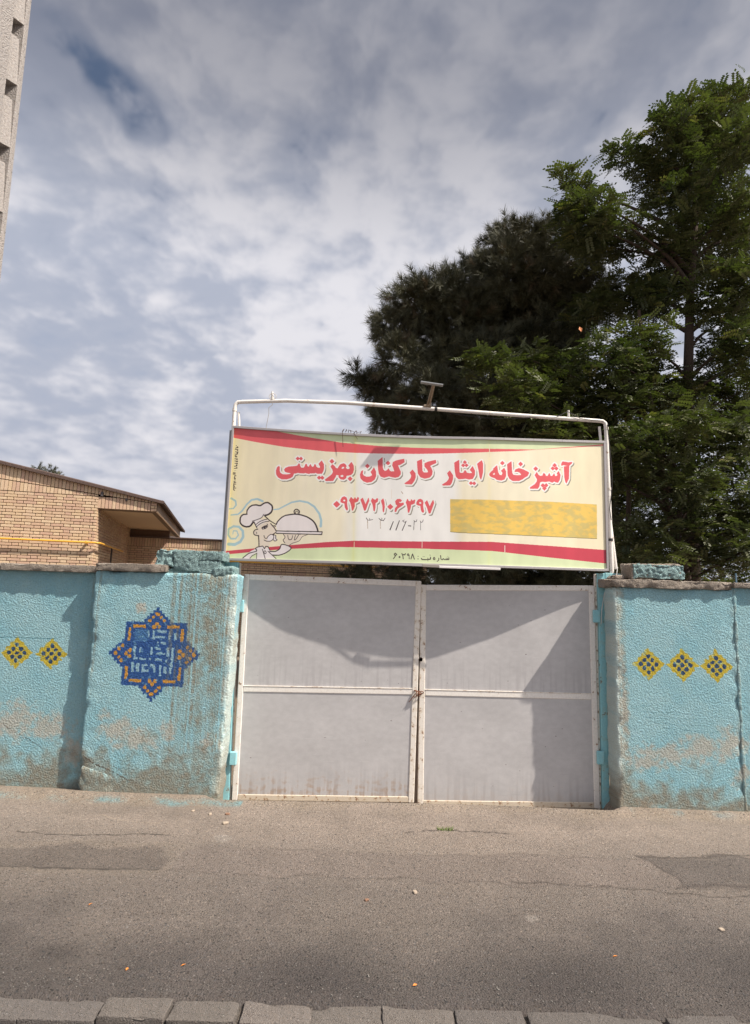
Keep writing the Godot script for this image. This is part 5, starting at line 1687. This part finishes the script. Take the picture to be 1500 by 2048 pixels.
func trees() -> void:
	var leaf := mat(Color(1, 1, 1), 0.55)
	leaf.vertex_color_use_as_albedo = true
	leaf.cull_mode = BaseMaterial3D.CULL_DISABLED
	leaf.backlight_enabled = true
	leaf.backlight = Color(0.62, 0.72, 0.4)
	var needle := mat(Color(1, 1, 1), 0.6)
	needle.vertex_color_use_as_albedo = true
	needle.cull_mode = BaseMaterial3D.CULL_DISABLED
	var bark := grained(rgb(92, 76, 66), 0.95, speckle(261, 256, 0.5, 1.0), 2.0)
	var spray := leaf_spray()
	var tuft := needle_tuft()
	var green := [Color(0.054, 0.068, 0.028), Color(0.150, 0.156, 0.066), Color(0.22, 0.20, 0.08)]
	var pine_green := [Color(0.044, 0.048, 0.026), Color(0.125, 0.120, 0.062), Color(0.12, 0.09, 0.05)]

	var pine_clumps := [[-0.23, 6.60, -13.27, 0.27], [0.09, 6.59, -13.65, 0.45], [0.57, 6.07, -13.20, 0.51], [-0.52, 6.78, -13.13, 0.10], [0.36, 8.34, -13.79, 0.50], [0.12, 8.05, -13.08, 0.20], [0.45, 6.85, -12.28, 0.42], [0.82, 8.27, -12.38, 0.51], [1.33, 8.47, -12.43, 0.53], [1.11, 8.00, -13.72, 0.71], [1.86, 8.02, -12.90, 0.78], [0.44, 8.87, -13.17, 0.20], [2.07, 9.45, -13.60, 0.49], [2.54, 9.67, -13.77, 0.53], [3.02, 10.52, -13.47, 0.44], [3.19, 9.59, -12.11, 0.50], [2.69, 8.93, -12.14, 0.63], [3.49, 8.99, -12.20, 0.63], [3.88, 10.01, -12.51, 0.41], [2.99, 8.63, -13.80, 1.01], [4.03, 8.51, -13.49, 0.99], [1.61, 6.82, -12.67, 0.71], [2.47, 6.73, -12.40, 0.85], [1.22, 5.89, -12.08, 0.62], [2.18, 5.56, -12.01, 0.77], [3.81, 6.66, -14.07, 1.09], [3.68, 7.14, -12.72, 0.98], [4.45, 8.55, -12.55, 0.75], [4.62, 9.81, -12.99, 0.56], [1.15, 5.67, -13.63, 0.53], [2.14, 5.06, -13.07, 0.90], [3.67, 5.36, -14.07, 1.09], [4.15, 4.82, -11.87, 0.82], [0.27, 5.55, -12.52, 0.32], [0.15, 2.30, -12.93, 0.39], [1.20, 2.30, -13.52, 0.70], [2.08, 2.36, -11.94, 0.72], [3.44, 2.45, -12.81, 0.77], [4.15, 2.43, -12.01, 0.62], [-0.50, 2.21, -12.67, 0.24], [1.24, 3.40, -12.98, 0.89], [2.87, 3.59, -13.22, 1.02], [4.20, 3.57, -12.74, 0.88], [1.71, 4.37, -13.18, 0.91], [3.50, 4.56, -13.88, 0.95]]
	var pine := thing("pine_tree", "tall dark pine with bushy needle clumps, left of the leafy trees", "tree")
	limbs(pine, [Vector3(3.3, -0.3, -13.3), Vector3(3.25, 3.0, -13.3), Vector3(3.35, 6.5, -13.2), Vector3(3.2, 9.4, -13.1)], 0.22, pine_clumps, bark, 0.4)
	scatter("crown", pine, tuft, needle, pine_clumps, 980.0, Vector2(0.24, 0.42), pine_green, 262, 0.75, 0.9, 0.45)
	for p in [Vector3(3.02, 10.98, -13.4), Vector3(3.32, 10.75, -13.0)]:
		part("leading_shoot", tubed([p - Vector3(0, 0.3, 0), p, p + Vector3(0, 0.16, 0)], 0.035, 0.02, 6), mat(rgb(96, 84, 66), 0.9), pine)

	var tall := [[6.54, 11.45, -10.89, 0.58], [5.52, 10.86, -10.06, 0.36], [7.29, 12.34, -11.19, 0.43], [5.89, 11.81, -10.92, 0.26], [6.09, 11.52, -10.35, 0.32], [6.72, 12.13, -10.69, 0.24], [7.27, 12.09, -10.47, 0.27], [5.90, 10.52, -10.55, 0.50], [6.78, 10.88, -10.81, 0.60], [6.42, 9.98, -9.51, 0.49], [4.83, 10.89, -10.85, 0.32], [5.23, 10.50, -10.62, 0.38], [5.71, 10.25, -11.00, 0.47], [5.79, 9.41, -10.23, 0.53], [3.86, 9.90, -10.77, 0.33], [3.62, 10.15, -10.60, 0.18], [3.89, 9.27, -10.20, 0.32], [3.63, 9.35, -10.70, 0.31], [3.86, 8.88, -10.40, 0.45], [4.21, 8.79, -9.96, 0.34], [4.91, 9.06, -11.03, 0.38], [4.44, 8.90, -11.16, 0.43], [6.97, 10.04, -11.04, 0.71], [6.75, 9.04, -9.97, 0.51], [5.50, 8.70, -10.29, 0.49], [6.70, 8.90, -11.03, 0.76], [5.76, 8.26, -10.84, 0.61], [4.95, 7.89, -11.09, 0.52], [5.20, 7.51, -10.57, 0.45], [4.43, 7.68, -11.34, 0.54], [6.28, 7.40, -10.11, 0.61], [6.58, 7.55, -9.84, 0.42], [6.36, 6.35, -9.74, 0.42], [4.81, 6.34, -10.03, 0.52], [3.90, 5.84, -9.58, 0.58], [3.73, 6.40, -11.46, 0.59], [2.83, 6.27, -10.82, 0.42], [2.07, 5.92, -9.97, 0.29], [1.81, 6.11, -10.28, 0.21], [1.67, 5.99, -10.56, 0.18], [2.43, 5.17, -9.61, 0.54], [3.32, 5.24, -10.26, 0.66], [3.99, 5.22, -9.86, 0.55], [5.21, 5.92, -10.91, 0.56], [6.80, 6.55, -11.07, 0.52], [5.53, 5.52, -10.61, 0.55], [6.65, 5.67, -11.23, 0.68], [7.04, 5.71, -10.74, 0.55], [3.01, 4.47, -9.58, 0.49], [4.17, 4.76, -10.84, 0.56], [8.04, 11.82, -11.32, 0.49], [7.85, 9.36, -11.33, 0.54], [7.63, 7.69, -11.16, 0.58], [6.75, 4.87, -9.93, 0.68], [5.21, 4.97, -10.77, 0.56], [6.78, 7.17, -10.81, 0.42], [5.77, 7.92, -11.10, 0.43], [6.52, 5.94, -9.62, 0.45]]
	var loc := thing("locust_tree", "tall leafy green tree with open feathery crown at the right edge", "tree")
	limbs(loc, [Vector3(5.75, -0.3, -10.5), Vector3(5.77, 2.2, -10.5), Vector3(5.8, 5.5, -10.5), Vector3(5.94, 7.5, -10.5), Vector3(6.11, 9.1, -10.5), Vector3(6.3, 11.0, -10.6)], 0.13, tall, bark, 0.3)
	part("trunk", tubed([Vector3(5.77, 1.6, -10.5), Vector3(5.2, 3.6, -10.3), Vector3(4.95, 5.4, -10.2), Vector3(4.9, 7.2, -10.4)], 0.08, 0.03, 8), bark, loc)
	scatter("crown", loc, spray, leaf, tall, 1040.0, Vector2(0.19, 0.34), green, 263, 0.2, 0.85, 0.55)

	var low := [[3.96, 4.17, -8.68, 0.41], [4.64, 4.27, -8.95, 0.54], [5.37, 4.17, -9.13, 0.63], [5.94, 4.19, -9.13, 0.47], [4.31, 3.69, -8.96, 0.42], [4.69, 3.44, -8.39, 0.50], [5.67, 3.51, -9.02, 0.62], [4.10, 2.78, -9.01, 0.35], [4.33, 2.78, -8.61, 0.41], [4.10, 2.41, -8.78, 0.26], [4.14, 2.34, -8.20, 0.28], [5.11, 2.94, -9.05, 0.47], [5.27, 2.73, -8.56, 0.52], [5.39, 2.42, -8.33, 0.36], [5.03, 2.36, -8.69, 0.37], [4.50, 4.26, -8.11, 0.35], [5.33, 4.51, -8.62, 0.41], [3.78, 2.25, -8.75, 0.23], [3.75, 3.77, -8.66, 0.26], [3.56, 3.59, -8.97, 0.31], [5.66, 3.14, -8.68, 0.37]]
	var young := thing("locust_tree", "smaller leafy tree filling the space just behind the right wall", "tree")
	limbs(young, [Vector3(4.55, -0.3, -8.9), Vector3(4.56, 1.8, -8.9), Vector3(4.7, 3.2, -8.85), Vector3(4.9, 4.6, -8.9)], 0.075, low, bark, 0.25)
	scatter("crown", young, spray, leaf, low, 1000.0, Vector2(0.17, 0.30), green, 264, 0.2, 0.8, 0.55)

	var thin := thing("locust_tree", "slender forked tree with a bare dark stem right beside the sign", "tree")
	limbs(thin, [Vector3(4.42, -0.3, -10.2), Vector3(4.44, 2.2, -10.2), Vector3(4.52, 3.9, -10.2), Vector3(4.47, 4.7, -10.2), Vector3(4.6, 5.6, -10.3)], 0.06, [[4.3, 5.6, -10.2, 0.6], [4.9, 5.3, -10.0, 0.5], [3.9, 4.9, -10.4, 0.5], [4.7, 6.3, -10.4, 0.5], [4.0, 2.6, -10.0, 0.45], [4.75, 2.5, -10.3, 0.5]], bark, 0.3)
	scatter("crown", thin, spray, leaf, [[4.3, 5.6, -10.2, 0.6], [4.9, 5.3, -10.0, 0.5], [3.9, 4.9, -10.4, 0.5], [4.7, 6.3, -10.4, 0.5], [4.0, 2.6, -10.0, 0.45], [4.75, 2.5, -10.3, 0.5]], 800.0, Vector2(0.18, 0.3), green, 265, 0.2, 0.85, 0.5)

	# darker trees deeper in the yard
	var deep_clumps := []
	var r := RandomNumberGenerator.new()
	r.seed = 266
	for k in 34:
		deep_clumps.append([r.randf_range(1.6, 11.5), r.randf_range(1.2, 6.2), r.randf_range(-18.2, -16.2), r.randf_range(0.8, 1.3)])
	var far := thing("broadleaf_tree", "dark broad tree mass deeper in the yard behind pine and locusts", "tree")
	limbs(far, [Vector3(7.0, -0.3, -17.0), Vector3(7.1, 3.0, -17.0), Vector3(6.9, 6.0, -17.0)], 0.25, deep_clumps, bark, 0.9)
	scatter("crown", far, spray, leaf, deep_clumps, 230.0, Vector2(0.34, 0.55), green, 267, 0.2, 0.9, 0.4)

	var peep := thing("pine_tree", "far treetop just showing above the brick building's roof", "tree")
	limbs(peep, [Vector3(-23.2, -0.3, -40.5), Vector3(-23.2, 5.0, -40.5), Vector3(-23.2, 9.6, -40.5)], 0.2, [], bark, 1.0)
	scatter("crown", peep, tuft, needle, [[-23.7, 9.65, -40.0, 0.36], [-22.9, 9.5, -40.2, 0.4], [-22.3, 9.25, -40.0, 0.35], [-23.1, 8.8, -40.3, 0.8], [-23.1, 7.6, -40.3, 1.4]], 200.0, Vector2(0.3, 0.45), pine_green, 268, 0.75, 0.8, 0.5)
	# a dry leaf clump hanging in the locust
	tag(part("dead_leaf", leafy(0.06), mat(rgb(206, 132, 84), 0.8), self, Vector3(3.27, 6.1, -9.0), Vector3(1.2, 0.3, 0.4)), "single orange-brown dead leaf hanging in the dark foliage", "leaf")


func leafy(s: float) -> ArrayMesh:
	var o := Shape.new()
	o.tri(Vector3(0, 0, -s), Vector3(-s * 0.5, s * 0.18, 0), Vector3(0, 0.04 * s, s))
	o.tri(Vector3(0, 0, -s), Vector3(0, 0.04 * s, s), Vector3(s * 0.5, s * 0.2, 0))
	return o.mesh()


func litter() -> void:
	var pale := grained(rgb(196, 180, 162), 0.9, speckle(271, 128, 0.6, 1.0), 8.0)
	var spots := [
		[-1.03, -4.56, 0.028, "largest pale stone on the road before the left gate post"], [-1.19, -4.74, 0.02, "small brown stone at the wall foot left of the gate"], [-1.06, -4.75, 0.022, "reddish chip beside the small stone left of the gate"],
		[-1.34, -4.8, 0.018, "flat brown chip nearest the star wall's foot"], [0.02, -3.55, 0.016, "dark pebble alone in the middle of the road"], [0.30, -3.66, 0.02, "brown pebble on the trench line right of the seam"], [1.9, -3.35, 0.018, "white pebble far right on the road"],
	]
	var pebble := rough_box(Vector3(1.6, 0.7, 1.1), 0.3, 0.32, 0.12, 1.6, 0.0, 272)
	var r := RandomNumberGenerator.new()
	r.seed = 273
	for q in spots:
		var o := part("stone", pebble, pale if r.randf() > 0.35 else mat(rgb(132, 100, 80), 0.9), self, Vector3(q[0], ground_height(q[0], q[1]) + q[2] * 0.2, q[1]), Vector3(0, r.randf() * 6.0, 0))
		o.scale = Vector3.ONE * q[2]
		tag(o, q[3], "stone", "stones on the road")
	var orange := mat(rgb(206, 128, 58), 0.8)
	var lw := leafy(0.013)
	for q in [[-1.46, -3.39, "orange fallen leaf farthest left on the road"], [-1.05, -2.88, "orange fallen leaf near the kerb at left"], [-0.81, -2.92, "brown fallen leaf near the kerb, left of the middle"], [1.23, -3.09, "orange fallen leaf right of the middle on the road"], [0.24, -2.83, "yellow fallen leaf by the kerb under the gate seam"]]:
		tag(part("fallen_leaf", lw, orange, self, Vector3(q[0], ground_height(q[0], q[1]) + 0.003, q[1]), Vector3(0.1, q[0] * 9.0, 0.2)), q[2], "leaf", "fallen leaves on the road")
	var grass := Shape.new()
	for k in 46:
		var x := r.randf_range(-0.07, 0.07)
		var p := Vector3(x, 0, r.randf_range(-0.012, 0.012))
		var d := Vector3(r.randfn() * 0.02, r.randf_range(0.012, 0.035), r.randfn() * 0.014)
		grass.tri(p - Vector3(0.003, 0, 0), p + Vector3(0.003, 0, 0), p + d)
	var gm := mat(rgb(104, 122, 60), 0.8)
	gm.cull_mode = BaseMaterial3D.CULL_DISABLED
	tag(part("grass_tuft", grass.mesh(), gm, self, Vector3(0.6, ground_height(0.6, -4.56), -4.56)), "small green grass tuft growing in the asphalt before the gate", "grass")
	# loose grit, too small to count
	var bit := rough_box(Vector3(1.3, 0.8, 1.0), 0.5, 0.3, 0.1, 1.5, 0.0, 274)
	var mm := MultiMesh.new()
	mm.transform_format = MultiMesh.TRANSFORM_3D
	mm.use_colors = true
	mm.mesh = bit
	mm.instance_count = 5200
	for i in 5200:
		var x := r.randf_range(-4.0, 4.0)
		var z := -2.74 - absf(r.randfn()) * 0.13 if i < 2600 else r.randf_range(-5.0, -2.8)
		if i >= 3900:
			z = -5.075 + absf(r.randfn()) * 0.06
		var s := 0.0020 + 0.0042 * pow(r.randf(), 4.0)
		mm.set_instance_transform(i, Transform3D(Basis(Vector3.UP, r.randf() * TAU).scaled(Vector3.ONE * s), Vector3(x, ground_height(x, z) + s * 0.3, z)))
		var g := r.randf_range(0.05, 0.20)
		mm.set_instance_color(i, Color(g * 1.05, g * 0.97, g * 0.88))
	var o := MultiMeshInstance3D.new()
	o.name = "gravel"
	o.multimesh = mm
	var gmat := mat(Color(1, 1, 1), 0.9)
	gmat.vertex_color_use_as_albedo = true
	o.material_override = gmat
	o.set_meta("kind", "stuff")
	o.set_meta("label", "loose grit scattered over the road and along the kerb")
	o.set_meta("category", "gravel")
	add_child(o)
